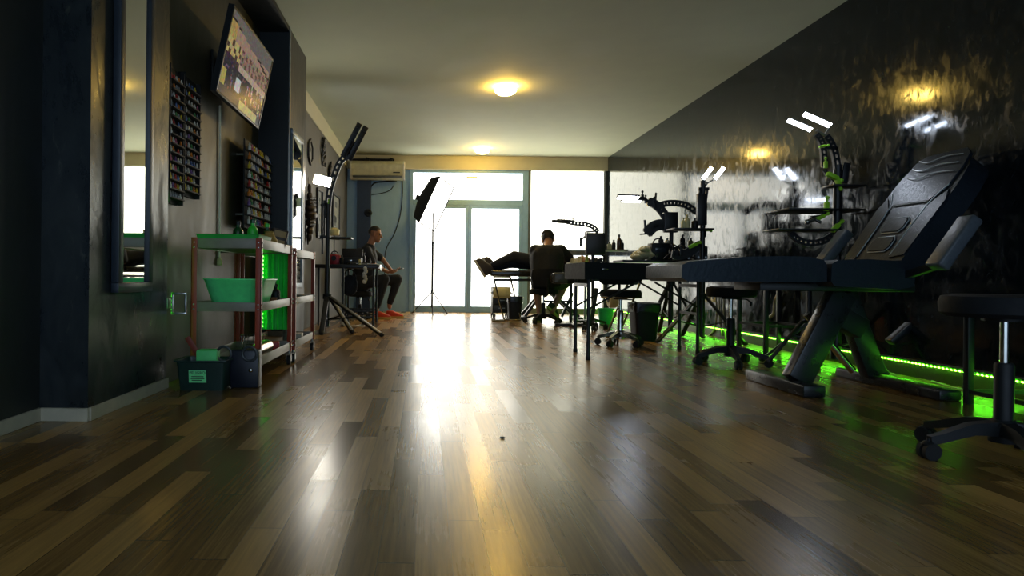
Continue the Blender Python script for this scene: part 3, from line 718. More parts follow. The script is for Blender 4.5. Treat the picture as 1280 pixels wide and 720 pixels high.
def stool(c, seat_z, rs, br, rot, label, group=None, back=None, chrome=False, name='rolling_stool', cat='stool', seat_r=None, skew=0):
    c = V(c); t = thing(name, (c.x, c.y, 0), label, cat, group)
    MB().lathe([(0, seat_z-.085), (rs*.9, seat_z-.085), (rs*.99, seat_z-.07), (rs, seat_z-.03), (rs*.96, seat_z-.008), (rs*.8, seat_z), (0, seat_z+.002)], (c.x, c.y, 0), 32).build('seat', VINYL, t)
    if chrome: MB().tube(arc((c.x, c.y, seat_z-.075), rs*.985, 0, 345, 23, (1, 0, 0), (0, 1, 0)), .009, 8, loop=True).build('seat_ring', CHROME, t)
    pm = MB(); pm.lathe([(.07, 0), (.07, .012), (.02, .016)], (c.x, c.y, seat_z-.10), 14); pm.build('seat_plate', PLASTIC, t)
    MB().cyl((c.x, c.y, .20), (c.x, c.y, seat_z-.09), .0145, None, 14).build('gas_piston', CHROME, t)
    cz = min(.36, seat_z-.22)
    MB().lathe([(.03, .085), (.031, cz), (.026, cz+.01), (.0, cz+.01)], (c.x, c.y, 0), 16).build('column', CHROME if chrome else PLASTIC, t)
    lv = MB(); lv.tube([(c.x, c.y, seat_z-.098), (c.x+.11, c.y-.03, seat_z-.10), (c.x+.135, c.y-.035, seat_z-.12)], .006); lv.build('height_lever', PLASTIC, t)
    MB().ball((c.x+.14, c.y-.036, seat_z-.135), (.012, .012, .022), 8).build('lever_knob', PLASTIC, t)
    bm_ = MB(); ends = []
    zc, ze = (.13, .095) if not chrome else (.125, .10)
    for k in range(5):
        a = rot+2*PI*k/5; u = V((math.cos(a), math.sin(a), 0)); v = V((-u.y, u.x, 0)); e = c+u*br; ends.append((e, a))
        w0, w1 = (.032, .022)
        rsx = []
        for (f, zt, hh, ww) in ((.06, zc+.02, .055, w0), (.45, zc+.01, .04, w0*.9), (.85, ze+.005, .032, w1), (1.0, ze-.006, .03, w1*.8)):
            p = c+u*br*f
            rsx.append([V((p.x, p.y, zt))+v*ww*.7, V((p.x, p.y, zt))-v*ww*.7, V((p.x, p.y, zt-hh))-v*ww, V((p.x, p.y, zt-hh))+v*ww])
        bm_.rings(rsx)
    bm_.lathe([(.0, .07), (.045, .07), (.048, .14), (.035, .155), (0, .155)], (c.x, c.y, 0), 16)
    bm_.build('star_base', CHROME if chrome else PLASTIC, t)
    for e, a in ends: wheel_caster(t, (e.x, e.y, 0), .032, ze-.015, ang=a+PI/2+skew)
    if back:
        bd, bw_, z0_, z1_ = back; bd = V((math.cos(bd), math.sin(bd), 0)); sd_ = V((-bd.y, bd.x, 0)); pc = c+bd*(rs+.05)
        rsx = []
        for z_, w_ in ((z0_, .72), (z0_+.02, .86), ((z0_+z1_)/2, 1.0), (z1_-.02, .93), (z1_, .8)):
            row = []
            for s in range(9):
                f = -1+s/4; row.append(V((pc.x, pc.y, z_))+sd_*bw_/2*w_*f-bd*(.05*(f*f))*1.0)
            row2 = [p+bd*.035 for p in reversed(row)]; rsx.append([V((p.x, p.y, z_)) for p in row+row2])
        MB().rings(rsx).build('backrest', VINYL, t)
        MB().tube(smooth_path([c+V((0, 0, seat_z-.10)), c+bd*rs*.7+V((0, 0, seat_z-.11)), c+bd*(rs+.07)+V((0, 0, seat_z-.06)), c+bd*(rs+.09)+V((0, 0, (z0_+z1_)/2))]), .014).build('back_bracket', PLASTIC, t)
    return t
# ================================================================== PEOPLE
SKIN = mat('skin', (150, 104, 78), .5, noise=.08); SKIN2 = mat('pale_skin', (186, 140, 112), .5, noise=.08)
CLOTHB = mat('black_cotton', (19, 24, 33), .85, bump=.2, nscale=60); NAVYC = mat('navy_cotton', (26, 32, 46), .85, bump=.2, nscale=60)
HAIR = mat('dark_hair', (22, 18, 16), .6, bump=.5, nscale=90)
def blob(name, caps, balls, m, parent, vox=.008, sm=3):
    mb = MB()
    for (a, b, r0, r1) in caps: mb.capsule(a, b, r0, r1, 12)
    for q in balls: mb.ball(q[0], q[1], 16, q[2] if len(q) > 2 else None)
    o = mb.build(name, m, parent)
    md = o.modifiers.new('r', 'REMESH'); md.mode = 'VOXEL'; md.voxel_size = vox
    s = o.modifiers.new('s', 'SMOOTH'); s.factor = .5; s.iterations = sm
    dg = bpy.context.evaluated_depsgraph_get(); me = bpy.data.meshes.new_from_object(o.evaluated_get(dg)); old = o.data; o.modifiers.clear(); o.data = me; bpy.data.meshes.remove(old)
    me.polygons.foreach_set('use_smooth', [True]*len(me.polygons))
    return o
def axes(f, u=(0, 0, 1)):
    f = V(f).normalized(); u = V(u); s = f.cross(u).normalized(); u = s.cross(f); return f, u, s
def head(caps, balls, c, f, u, k=1.0):
    f, u, s = axes(f, u); R = Matrix((s, f, u)).transposed(); c = V(c)
    B = lambda x, y, z: c+(s*x+f*y+u*z)*k
    balls += [(B(0, -.012, .035), (.076*k, .097*k, .088*k), R), (B(0, .022, -.025), (.060*k, .070*k, .092*k), R), (B(0, .052, -.092), (.040*k, .042*k, .030*k), R), (B(.078, -.004, -.008), (.010*k, .02*k, .033*k), R), (B(-.078, -.004, -.008), (.010*k, .02*k, .033*k), R),
              (B(0, .086, -.062), (.024*k, .014*k, .012*k), R)]
    caps += [(B(0, .088, .012), B(0, .112, -.028), .009*k, .015*k), (B(-.04, .076, .028), B(.04, .076, .028), .013*k, .013*k)]
    return B, R
def hand(caps, w, d, n, thumb, curl=.35, k=1.0):
    d = V(d).normalized(); n = V(n); n = (n-d*n.dot(d)).normalized(); t = d.cross(n); t = t if t.dot(V(thumb)) > 0 else -t; w = V(w)
    for i, (off, L) in enumerate(((.033, .042), (.011, .047), (-.011, .044), (-.032, .034))):
        b = w+t*off*.55*k; kn = w+d*(.088-.006*abs(i-1))*k+t*off*k; caps.append((b, kn, .014*k, .012*k))
        p = kn; a = curl*.7
        for sgm in range(3):
            dd = d*math.cos(a)+n*math.sin(a)+t*off*.9; q = p+dd.normalized()*L*k*(1, .7, .55)[sgm]
            caps.append((p, q, .0098*k, .0088*k)); p = q; a += curl*1.2
    q = w+d*.022*k+t*.03*k; r = q+(d*.75+t*.55+n*.35).normalized()*.045*k; z = r+(d*.95+n*.45).normalized()*.035*k
    caps += [(w, q, .016*k, .014*k), (q, r, .013*k, .011*k), (r, z, .0105*k, .009*k)]
def hair_cap(parent, B, R, k, m, keep, name='hair', grow=1.06):
    mb = MB(); mb.ball((0, 0, 0), (.076*k*grow, .097*k*grow, .088*k*grow), 24)
    bm = mb.bm; dele = [v for v in bm.verts if not keep(v.co.x/k, v.co.y/k, v.co.z/k)]; bmesh.ops.delete(bm, geom=dele, context='VERTS')
    g = bmesh.ops.solidify(bm, geom=bm.faces[:], thickness=.008*k)
    M = Matrix.Translation(B(0, -.012, .035)) @ R.to_4x4()
    for v in bm.verts: v.co = M @ v.co
    return mb.build(name, m, parent)
def shoe(parent, heel, toe, up, m, ms, name='shoe', k=1.0, bulk=1.0):
    heel, toe = V(heel), V(toe); f = (toe-heel).normalized(); f, u, s = axes(f, up); L = (toe-heel).length
    def ring(z, e, w): return [heel+f*L*(.5+.5*e*math.cos(a)+(0))+s*(w*(1+.18*math.cos(a))*math.sin(a)*(1 if True else 0))+u*z for a in [2*PI*i/20 for i in range(20)]]
    so = MB().rings([ring(0, 1.02, .043*k), ring(.012*k, 1.05, .046*k), ring(.028*k, 1.04, .046*k)])
    up_ = MB(); rs = [ring(.028*k, 1.0, .042*k)]
    def ring2(z, x0, x1, w): return [heel+f*L*((x0+x1)/2+(x1-x0)/2*math.cos(a))+s*w*math.sin(a)+u*z for a in [2*PI*i/20 for i in range(20)]]
    up_.rings([ring2(.026*k, -.0, .99, .042*k), ring2(.05*k*bulk, -.0, .97, .042*k), ring2(.068*k*bulk, .0, .78+.08*(bulk > 1), .038*k), ring2(.09*k*bulk, .0, .52, .034*k), ring2(.105*k*bulk, .02, .40, .032*k)])
    o = up_.build(name, m, parent); so.build('sole', ms, o)
    lc = MB()
    for i in range(4):
        x = .42+.09*i; z = (.092-.013*i)*k*bulk; p = heel+f*L*x+u*z; lc.tube([p-s*.022*k-u*.006*k, p+u*.004*k, p+s*.022*k-u*.006*k], .004*k, 6)
    lc.build('lace', ms, o); return o
# ================================================================== FAR LEFT: WALL DECOR
def wx_(px, py, off=.0): return PX(px, py, XL+.0005+off)
IRON = mat('dark_cast_iron', (30, 29, 28), .5, bump=.4, nscale=20); BRONZE = mat('bronze_brown', (58, 46, 34), .45, .3, bump=.5, nscale=25)
MX = lambda c: frame3((0, 1, 0), (0, 0, 1), (1, 0, 0), c)
a, b = wx_(381.5, 190), wx_(392, 190); c = (a+b)/2; c.z = wx_(387, 190).z; r = .5*(wx_(387, 175).z-wx_(387, 206).z)
t = thing('wall_clock', c, 'hexagonal dark framed wall clock high on the grey wall past the column', 'clock')
hx = [c+V((0, r*math.sin(k*PI/3), r*math.cos(k*PI/3))) for k in range(6)]
mb = MB()
for k in range(6): mb.bar(hx[k]+V((.014, 0, 0)), hx[(k+1) % 6]+V((.014, 0, 0)), .03, .026, up=(1, 0, 0))
mb.build('hexagon_frame', IRON, t)
MB().prism([(r*.93*math.sin(k*PI/3), r*.93*math.cos(k*PI/3)) for k in range(6)], .008, MX(c)).build('dial', mat('grey_dial', (112, 112, 104), .5), t)
mb = MB().bar(c+V((.012, 0, 0)), c+V((.012, .05, .07)), .008, .004, up=(1, 0, 0)); mb.bar(c+V((.012, 0, 0)), c+V((.012, -.1, .03)), .006, .004, up=(1, 0, 0)); mb.build('clock_hand', BLACK, t)
# two openwork ornaments
def ornament(px, py, w, h, label, seed):
    rd = random.Random(seed); c = wx_(px, py); t = thing('iron_ornament', c-V((0, 0, h/2)), label, 'ornament'); mb = MB()
    for k in range(5):
        ph = rd.uniform(0, 6); pts = [c+V((.025+.012*math.sin(i+ph), w/2*math.sin(i*.62+ph)*(1-abs(i-6)/9), h/2*(i-6)/6)) for i in range(13)]
        mb.tube(smooth_path(pts, 3), .014, 8)
    mb.ball(c+V((.03, 0, h*.2)), (.03, .05, .05), 10); mb.ball(c+V((.03, 0, -h*.25)), (.025, .04, .045), 10)
    mb.build('scrollwork', IRON, t); MB().box(c+V((.006, 0, 0)), (.012, w*.3, h*.7), bev=.004).build('back_plate', IRON, t); return t
ornament(403, 190, .34, .40, 'dark iron scroll ornament mounted high right of the hexagonal clock', 1)
ornament(411, 216, .26, .34, 'small dark iron ornament below the cream band, nearest the tilted lamp arm', 4)
# long carved mask
c0, c1 = wx_(387, 300, .05), wx_(387, 226, .05); t = thing('carved_mask', c0, 'long dark carved wall sculpture hanging under the hexagonal clock', 'sculpture')
mb = MB(); hh = c1.z-c0.z
for z_, w_, d_ in ((0, .02, .02), (.06, .06, .05), (.16, .075, .06), (.30, .11, .08), (.42, .14, .10), (.52, .12, .09), (.62, .085, .07), (.74, .06, .05), (.88, .035, .035), (1, .006, .006)):
    mb.ball((XL+.02+d_*.5, c0.y+.03*math.sin(z_*9), c0.z+z_*hh), (d_*.8, w_, hh*.085), 12)
o = mb.build('figure', BRONZE, t)
mb = MB()
for k in range(9):
    z_ = c0.z+hh*(.25+.055*k); mb.tube([(XL+.07, c0.y-.12, z_), (XL+.12, c0.y, z_+.02), (XL+.07, c0.y+.12, z_)], .012, 6)
mb.build('carved_ridge', IRON, t)
# pictures
def picture(x0, x1, y0_, y1_, label, fm, im):
    A, B = wx_(x0, (y0_+y1_)/2), wx_(x1, (y0_+y1_)/2); yc = (A.y+B.y)/2; zt_ = wx_((x0+x1)/2, y0_).z; zb_ = wx_((x0+x1)/2, y1_).z
    c = V((XL+.001, yc, (zt_+zb_)/2)); t = thing('framed_picture', c-V((0, 0, (zt_-zb_)/2)), label, 'picture'); w, h = B.y-A.y, zt_-zb_
    MB().frame(w, h, .035, .03, MX(c)).build('picture_frame', fm, t)
    MB().box(c+V((.008, 0, 0)), (.006, w-.06, h-.06)).build('print', im, t)
    rd = random.Random(int(x0)); mb = MB()
    for k in range(5): mb.box(c+V((.0125, rd.uniform(-.2, .2)*w, rd.uniform(-.3, .3)*h)), (.003, w*rd.uniform(.1, .3), h*rd.uniform(.05, .16)))
    mb.build('printed_shape', mat('print_grey', (90, 96, 94), .6), t)
PRN = mat('pale_print', (150, 154, 146), .35); PRN2 = mat('grey_print', (104, 110, 106), .35)
picture(395, 401, 236, 298, 'tall narrow dark framed picture behind the light stand pole', BLACK, PRN2)
picture(414.5, 423, 243, 296, 'pale picture in a thin black frame between light stand and navy column', BLACK, PRN)
picture(404, 409, 252, 296, 'small dark framed picture between the two larger wall pictures', BLACK, PRN2)
# ================================================================== FAR LEFT: WORK TABLE
Yt = 8.9; TZ = P(440, 331, Yt).z
x0, x1 = P(397, 331, Yt).x, P(474, 331, Yt).x; x0 = max(x0, XL+.03)
t = thing('work_table', ((x0+x1)/2, Yt+.05, 0), 'black metal work table by the grey wall, cluttered with tools', 'table')
MB().box(((x0+x1)/2, Yt+.1, TZ-.025), (x1-x0, .72, .05), None, .008).build('table_top', BLACK, t)
for lx_ in (x0+.38, x1-.06):
    for ly_ in (Yt-.20, Yt+.40): MB().cyl((lx_, ly_, 0), (lx_, ly_, TZ-.05), .016).build('leg', BLACK, t)
mb = MB()
for z_ in (.12, .20): mb.bar((x0+.38, Yt-.2, z_), (x1-.06, Yt-.2, z_), .02, .02); mb.bar((x0+.38, Yt+.4, z_), (x1-.06, Yt+.4, z_), .02, .02)
mb.build('stretcher', BLACK, t)
for lx_ in (x0+.05,):
    for ly_ in (Yt-.2, Yt+.4): MB().cyl((lx_, ly_, 0), (lx_, ly_, TZ-.05), .014).build('leg', BLACK, t)
c = V((x1-.09, Yt-.05, TZ)); mb = MB(); n_ = 14; rs = []
for y_ in [-.20+.04*k for k in range(11)]:
    row = [V((c.x-.13, c.y+y_, TZ+.004)), V((c.x+.07, c.y+y_, TZ+.006)), V((c.x+.115, c.y+y_, TZ-.004+.006*math.sin(y_*40))), V((c.x+.125, c.y+y_, TZ-.06-.03*math.sin(y_*30+1)))]
    rs.append(row+[p+V((.004, 0, .006)) for p in reversed(row)])
single(mb.rings(rs), 'plastic_wrap', mat('clear_white_film', (196, 200, 196), .25), 'crumpled white plastic film over the end of the cluttered work table', 'film')
c = V((x1-.17, Yt-.27, TZ-.055)); mb = MB()
for k in range(6): mb.ball(c+V((.012*math.sin(k*2), 0, -.035*k)), (.028+.006*math.sin(k*3), .02, .03), 8)
single(mb, 'crumpled_bag', MATS['clear_white_film'], 'small crumpled white bag hanging from the front edge of the cluttered table', 'bag')
# tools on top
tz = TZ+.001
def on(px): return P(px, 320, Yt).x
rd = random.Random(3)
c = V((on(417), Yt+.1, tz)); t = thing('red_machine', c, 'small red machine at the back of the cluttered work table', 'machine')
RED = mat('red_enamel', (150, 34, 40), .4); MB().box(c+V((0, 0, .07)), (.16, .14, .14), None, .02).build('housing', RED, t); MB().cyl(c+V((0, -.07, .09)), c+V((0, -.09, .09)), .035).build('dial', BLACK, t); MB().tube(arc(c+V((0, 0, .14)), .05, 0, 180, 10), .008).build('carry_handle', BLACK, t)
c = V((on(438), Yt+.12, tz)); t = thing('tattoo_machine_case', c, 'long black equipment case with open lid on the cluttered work table', 'case')
MB().box(c+V((0, 0, .05)), (.30, .24, .10), None, .012).build('case_body', PLASTIC, t); MB().box(c+V((0, .14, .15)), (.30, .02, .18), (-.25, 0, 0), .008).build('lid', PLASTIC, t); MB().box(c+V((0, -.122, .06)), (.05, .01, .02), None, .003).build('latch', CHROME, t)
for k, (px, dy, h, r, mt, lb) in enumerate(((428, -.05, .13, .025, PLASTIC, 'short black squeeze bottle at the wall end of the cluttered work table'), (450, -.06, .09, .022, CREAM, 'little cream bottle in the middle of the cluttered work table'), (455, .0, .17, .02, BLACK, 'slim black bottle beside the cream bottle on the cluttered work table'), (462, -.02, .10, .026, PLASTIC, 'round black bottle nearest the film covered end of the work table'))):
    bottle_obj('squeeze_bottle', V((on(px), Yt+dy, tz)), r, h, mt, BLACK, lb)
for k, (px, dy) in enumerate(((444, -.12), (458, -.13))):
    c = V((on(px), Yt+dy, tz)); t = thing('tattoo_machine', c, ('hand held black tattoo machine lying beside the cream bottle', 'second black tattoo machine lying near the film covered table end')[k], 'tattoo machine')
    MB().cyl(c+V((-.05, 0, .016)), c+V((.02, .02, .016)), .015).build('grip', BLACK, t); MB().cyl(c+V((.02, .02, .016)), c+V((.06, .03, .014)), .006).build('needle_tube', CHROME, t); MB().tube(smooth_path([c+V((-.05, 0, .016)), c+V((-.08, .02, .03)), c+V((-.10, .06, .008))]), .004).build('lead', BLACK, t)
# hanging round bag under the table
c = P(437, 357, Yt+.05); t = thing('round_bag', c-V((0, 0, .16)), 'dark round bag hanging below the cluttered work table', 'bag')
MB().ball(c, (.115, .05, .15), 18).build('bag_body', CLOTHB, t); MB().tube(arc(c+V((0, 0, .06)), .09, 10, 170, 10, (1, 0, 0), (0, 0, 1.9)), .008).build('strap', CLOTHB, t)
# floor clutter below: white adaptor with lead
c = F(429, 407); t = thing('power_adaptor', c, 'small white adaptor with its curly lead on the floor under the work table', 'adaptor')
MB().box(c+V((0, 0, .03)), (.06, .12, .05), (0, .5, .4), .01).build('block', WHITEP, t); MB().tube(smooth_path([c+V((.03, 0, .02)), c+V((.16, -.1, .008)), c+V((.24, .05, .008)), c+V((.3, -.08, .008)), c+V((.28, -.2, .008)), c+V((.12, -.16, .008))]), .006).build('lead', WHITEP, t)
# yellow and dark shelf pieces behind
c = P(418, 290, Yt+.1); t = thing('desk_lamp', V((c.x, c.y, TZ)), 'small desk lamp with pale yellow shade on the cluttered work table', 'lamp')
MB().lathe([(.03, -.05), (.07, -.045), (.075, .03), (.035, .06), (0, .062)], c, 18).build('lamp_shade', CREAM, t); MB().cyl((c.x, c.y, TZ+.14), c+V((0, 0, -.04)), .008).build('stem', BLACK, t); MB().box((c.x, c.y, TZ+.15), (.07, .07, .02), None, .004).build('clamp_base', BLACK, t)
# ================================================================== LEFT LIGHT STAND
lc = V((-1.14, 7.72, 0)); ptop = P(409, 232, lc.y)
feet = [F(477, 421), F(438, 416), (-1.45, 7.2), ]
feet = [V((F(477, 421).x, F(477, 421).y, 0)), V((-.62, 8.3, 0)), V((-1.42, 8.05, 0))]
hubz = P(409, 371, lc.y).z
lc = V((P(409, 371, 7.72).x, 7.72, 0))
f2 = F(440, 417); f3 = F(398, 421)
tp = tripod('light_stand', lc, P(409, 255, lc.y).z, [F(477, 421), f2, V((max(f3.x, -1.45), f3.y+.2, 0))], hubz, 'tall black tripod light stand with three lamp panels by the grey left wall', None, .026, .022)
perf_arm(tp, smooth_path([P(409, 268, lc.y), P(412, 240, lc.y), P(418, 220, lc.y), P(425, 203, lc.y), P(434, 194, lc.y)], 5), .075, .03, (0, 1, 0), 'pierced_arm')
clamp(tp, P(409, 268, lc.y), BLACK, 1.6); clamp(tp, P(411, 256, lc.y), GREENC, 1.0)
clamp(tp, P(433, 196, lc.y), BLACK, 1.5)
u_ = (P(451, 157, lc.y)-P(432, 194, lc.y)); cmid = P(443, 177, lc.y); sd_ = u_.normalized().cross(V((0, 1, 0)))
for s in (-1, 1): led_head(tp, cmid+sd_*.042*s, u_, (-.5, .75, -.3), u_.length*1.12, .065, LEDD, th=.03)
MB().bar(P(433, 196, lc.y), cmid-V((0, .03, 0)), .03, .02).build('head_bracket', BLACK, tp)
hp = P(403, 226, 7.45); led_head(tp, hp, (1, .1, -.22), (.55, -.8, -.1), .21, .125, LEDK)
MB().bar(hp+V((.02, .03, 0)), P(410, 236, lc.y), .02, .015).build('head_bracket', BLACK, tp)
# side accessories on the stand
MB().cyl(P(403, 240, lc.y), P(403, 318, lc.y), .012).build('side_rod', BLACK, tp); 
mb = MB(); mb.bar(P(401, 257, lc.y), P(410, 255, lc.y), .03, .03); mb.bar(P(400, 296, lc.y), P(410, 296, lc.y), .03, .03); mb.build('rod_clamp', BLACK, tp)
MB().box(P(428, 298, lc.y+.1), (.24, .22, .02), None, .005).build('side_tray', BLACK, tp); MB().bar(P(410, 298, lc.y), P(424, 299, lc.y+.1), .03, .02).build('tray_bracket', BLACK, tp)
# ================================================================== SEATED PERSON (profile, looking at a phone)
Yp = 10.35
J = lambda px, py, dy=0: P(px, py, Yp+dy)
pel = J(452, 352); man = thing('person', (pel.x, pel.y, 0), 'person seated in profile in a dark t-shirt, dark trousers and orange shoes, holding a phone', 'person')
chest = J(459, 322); neck = J(464, 306); hd = J(469, 293)
caps = []; balls = []
fdir = V((1, -.12, -.16))
B_, R_ = head(caps, balls, hd, fdir, (-.10, 0, 1), 1.06)
caps += [(neck+V((-.02, 0, -.02)), hd+V((-.02, 0, -.03)), .062, .055), (pel, chest, .145, .15), (chest, neck+V((-.02, 0, -.07)), .14, .085), (chest+V((.0, -.17, .10)), chest+V((0, .17, .10)), .07, .07)]
sN, sF = J(458, 313, -.20), J(462, 313, .20)
eN, eF = J(467, 331, -.24), J(478, 324, .22); wN, wF = J(485, 340, -.10), J(489, 338, .10)
for (s_, e_, w_) in ((sN, eN, wN), (sF, eF, wF)):
    caps += [(s_, e_, .055, .043), (e_, w_, .042, .028)]
hN, hF = J(455, 354, -.10), J(456, 353, .10); kN, kF = J(481, 349, -.14), J(497, 349, .12); aN, aF = J(471, 385, -.12), J(487, 380, .12)
for (h_, k_, a_) in ((hN, kN, aN), (hF, kF, aF)): caps += [(h_, k_, .09, .068), (k_, a_, .062, .040)]
ph = J(499, 339, .0)
hand(caps, wN, V((.8, .25, -.05)), V((0, .4, 1)), (0, .3, .9), .5, 1.05); hand(caps, wF, V((.9, -.45, 0)), V((0, -.3, 1)), (0, -.4, 1), .35, 1.05)
for a_ in (aN, aF): caps += [(a_, a_+V((.0, 0, -.05)), .04, .036)]
blob('body', caps, balls, SKIN, man, .009)
hair_cap(man, B_, R_, 1.06, HAIR, lambda x, y, z: z > .012 and (y < .06 or z > .05) or (y < -.03 and z > -.05))
for s in (-1, 1): MB().ball(B_(.03*s, .078, .008), .0115*1.06, 8).build('eye', mat('dark_eye', (30, 24, 22), .2), man)
MB().capsule(B_(-.022, .097, -.066), B_(.022, .097, -.066), .004, .004, 8).build('mouth', mat('lip', (110, 66, 58), .5), man)
sh = []
sh += [(pel+V((0, 0, .02)), chest, .17, .172), (chest, neck+V((-.03, 0, -.07)), .165, .105), (chest+V((0, -.18, .10)), chest+V((0, .18, .10)), .088, .088)]
for (s_, e_) in ((sN, eN), (sF, eF)): sh += [(s_, s_+(e_-s_)*.8, .078, .066), (chest+V((0, 0, .09)), s_, .1, .08)]
blob('shirt', sh, [(J(450, 324), (.12, .185, .19))], CLOTHB, man, .014, 4)
tr = [(pel+V((0, -.07, -.02)), pel+V((0, .07, -.02)), .165, .165)]
for (h_, k_, a_) in ((hN, kN, aN), (hF, kF, aF)): tr += [(h_, k_, .108, .083), (k_, k_+(a_-k_)*.93, .08, .055)]
blob('trousers', tr, [], CLOTHB, man, .014, 4)
ORANGE = mat('orange_mesh_shoe', (214, 70, 34), .6); SOLE = mat('pale_sole', (206, 170, 90), .6)
for (a_, tx) in ((aN, J(482, 391, -.16)), (aF, J(497, 387, .08))):
    hl = V((a_.x-.05, a_.y, .0)); d_ = V((1, -.35, 0)).normalized(); shoe(man, hl, hl+d_*.30, (0, 0, 1), ORANGE, SOLE, k=1.12)
ph = (wN+wF)/2+V((.155, -.02, .03)); Rp = Euler((0, -.25, -.2)).to_matrix()
t = thing('smartphone', ph, 'dark smartphone held by the seated person in orange shoes', 'phone'); MB().box(ph, (.145, .072, .009), Rp, .003).build('phone_body', BLACK, t); MB().box(ph+Rp @ V((0, 0, .005)), (.135, .064, .002), Rp).build('screen', mat('dark_screen', (40, 46, 56), .1), t)
stool((pel.x-.02, pel.y, 0), pel.z-.155, .20, .26, .3, 'black rolling stool under the seated person in orange shoes', 'black rolling stools')
# ================================================================== AIR CONDITIONER, CABLES
q0, q1 = P(438, 224, YB-.22), P(506, 202, YB-.22); xa, xb2 = q0.x, q1.x; za, zb2 = q0.z, q1.z
t = thing('air_conditioner', ((xa+xb2)/2, YB-.12, za), 'white wall mounted air conditioner above the pale blue wall', 'air conditioner')
prof = [(0, 0), (0, zb2-za), (-.15, zb2-za), (-.215, (zb2-za)*.82), (-.215, (zb2-za)*.28), (-.17, .03), (-.10, 0)]
M = frame3((0, 1, 0), (0, 0, 1), (1, 0, 0), (xa+.02, YB-.10, za)); ACW = mat('ac_cream', (206, 204, 168), .4)
MB().prism(prof, xb2-xa-.04, M, bev=.012).build('casing', ACW, t)
for xx in (xa, xb2-.03): MB().prism([(p[0]*1.03-.002, p[1]*1.0) for p in prof], .03, frame3((0, 1, 0), (0, 0, 1), (1, 0, 0), (xx, YB-.10, za)), bev=.008).build('end_cap', WHITEP, t)
MB().box(((xa+xb2)/2, YB-.285, za+.045), (xb2-xa-.1, .06, .012), (-.5, 0, 0), .003).build('louvre', mat('grey_louvre', (90, 92, 84), .5), t)
MB().box((xb2-.15, YB-.319, za+.12), (.13, .006, .022), None, .002).build('display', BLACK, t)
t = thing('pipe_bracket', ((xa+xb2)/2, YB-.1, zb2), 'dark pipe with two clips lying along the top of the air conditioner', 'pipe')
MB().tube([(xa+.02, YB-.17, zb2+.03), (bx(462), YB-.17, zb2+.04), (bx(492), YB-.17, zb2+.035)], .028).build('pipe', BLACK, t)
for px in (459, 488): MB().box((bx(px), YB-.19, zb2+.035), (.07, .10, .066), (0, .3, 0), .01).build('clip', PLASTIC, t)
def cable(pts, r, m, label, name='cable', n=6):
    o = MB().tube(smooth_path(pts, n), r).build(name, m); return tag(o, label, 'cable')
yw = YB-.012
cable([P(503, 224, yw), P(503, 245, yw), P(500, 270, yw), P(493, 292, yw), P(484, 308, yw), P(481, 322, yw), P(481, 350, yw)], .009, BLACK, 'black cable hanging in a bow from the air conditioner down the pale blue wall')
cable([P(462, 236, yw), P(468, 229, yw), P(480, 227, yw), P(496, 226, yw)], .014, BLACK, 'thick black cable looping right below the air conditioner')
cable([P(463, 243, yw), P(475, 242, yw), P(487, 238, yw), P(492, 232, yw)], .008, BLACK, 'thin black cable sagging below the thick looped one at the navy column')
c = P(460, 266, YB-.13); t = thing('wall_bracket', c, 'round black bracket fixed on the navy column above the seated person', 'bracket')
MB().lathe([(.06, 0), (.075, .02), (.06, .05), (0, .055)], (0, 0, 0), 16, Matrix.Rotation(PI/2, 3, 'X')).build('wall_disc', PLASTIC, t)
t.children[0].location = (0, .02, 0)
for v in t.children[0].data.vertices: v.co += c
MB().cyl(c+V((0, -.02, 0)), c+V((.07, -.04, -.02)), .03).build('arm_stub', PLASTIC, t)
# ================================================================== SOFTBOX
sc_ = F(540, 388.5); sc_ = V((sc_.x, 11.6, 0)); sc_.x = P(540, 388, 11.6).x
g = sc_
fs = [V((F(517, 387).x, 11.75, 0)), V((P(559, 387, 11.75).x, 11.75, 0)), V((sc_.x+.01, 11.25, 0))]
sb = thing('softbox_light', g, 'black backed photo softbox on a thin tripod in front of the glass door', 'studio light')
hz = P(540, 364, 11.6).z; tz2 = P(540, 262, 11.6).z
MB().cyl((g.x, g.y, .12), (g.x, g.y, 1.3), .021).build('lower_pole', BLACK, sb); MB().cyl((g.x, g.y, 1.28), (g.x, g.y, tz2), .016).build('upper_pole', BLACK, sb)
for z_ in (hz, 1.29): MB().lathe([(.015, -.02), (.024, -.018), (.024, .018), (.015, .02)], (g.x, g.y, z_), 12).build('collar', PLASTIC, sb)
for f_ in fs:
    m_ = MB().cyl((g.x, g.y, hz), (f_.x, f_.y, .01), .010); m_.cyl((g.x, g.y, .16), V((g.x, g.y, hz)).lerp(V((f_.x, f_.y, .01)), .62), .006); m_.ball((f_.x, f_.y, .012), .014, 8); m_.build('leg', BLACK, sb)
# lamp box: shallow rectangular pyramid tipped forward, opening to the right and to the camera
ftop = P(556.5, 227, 11.6); fbot = P(531, 283, 11.6)
up = (ftop-fbot); hgt = up.length; up.normalize()
nrm = V((.80, -.42, 0)); nrm = (nrm-up*nrm.dot(up)).normalized(); sd = up.cross(nrm).normalized(); wd = .62
fc = (ftop+fbot)/2+sd*(wd/2) if sd.y < 0 else (ftop+fbot)/2-sd*(wd/2)
fc = (ftop+fbot)/2+nrm*.02
ring = lambda w_, h_, d_: [fc+nrm*d_+sd*x*w_/2+up*y*h_/2 for x, y in ((1, 1), (-1, 1), (-1, -1), (1, -1))]
mb = MB().rings([ring(.16, .2, -.34), ring(wd*.8, hgt*.85, -.17), ring(wd, hgt, 0), ring(wd, hgt, .03), ring(wd-.03, hgt-.03, .03), ring(wd-.03, hgt-.03, -.02)])
mb.build('reflector_box', CLOTHB, sb)
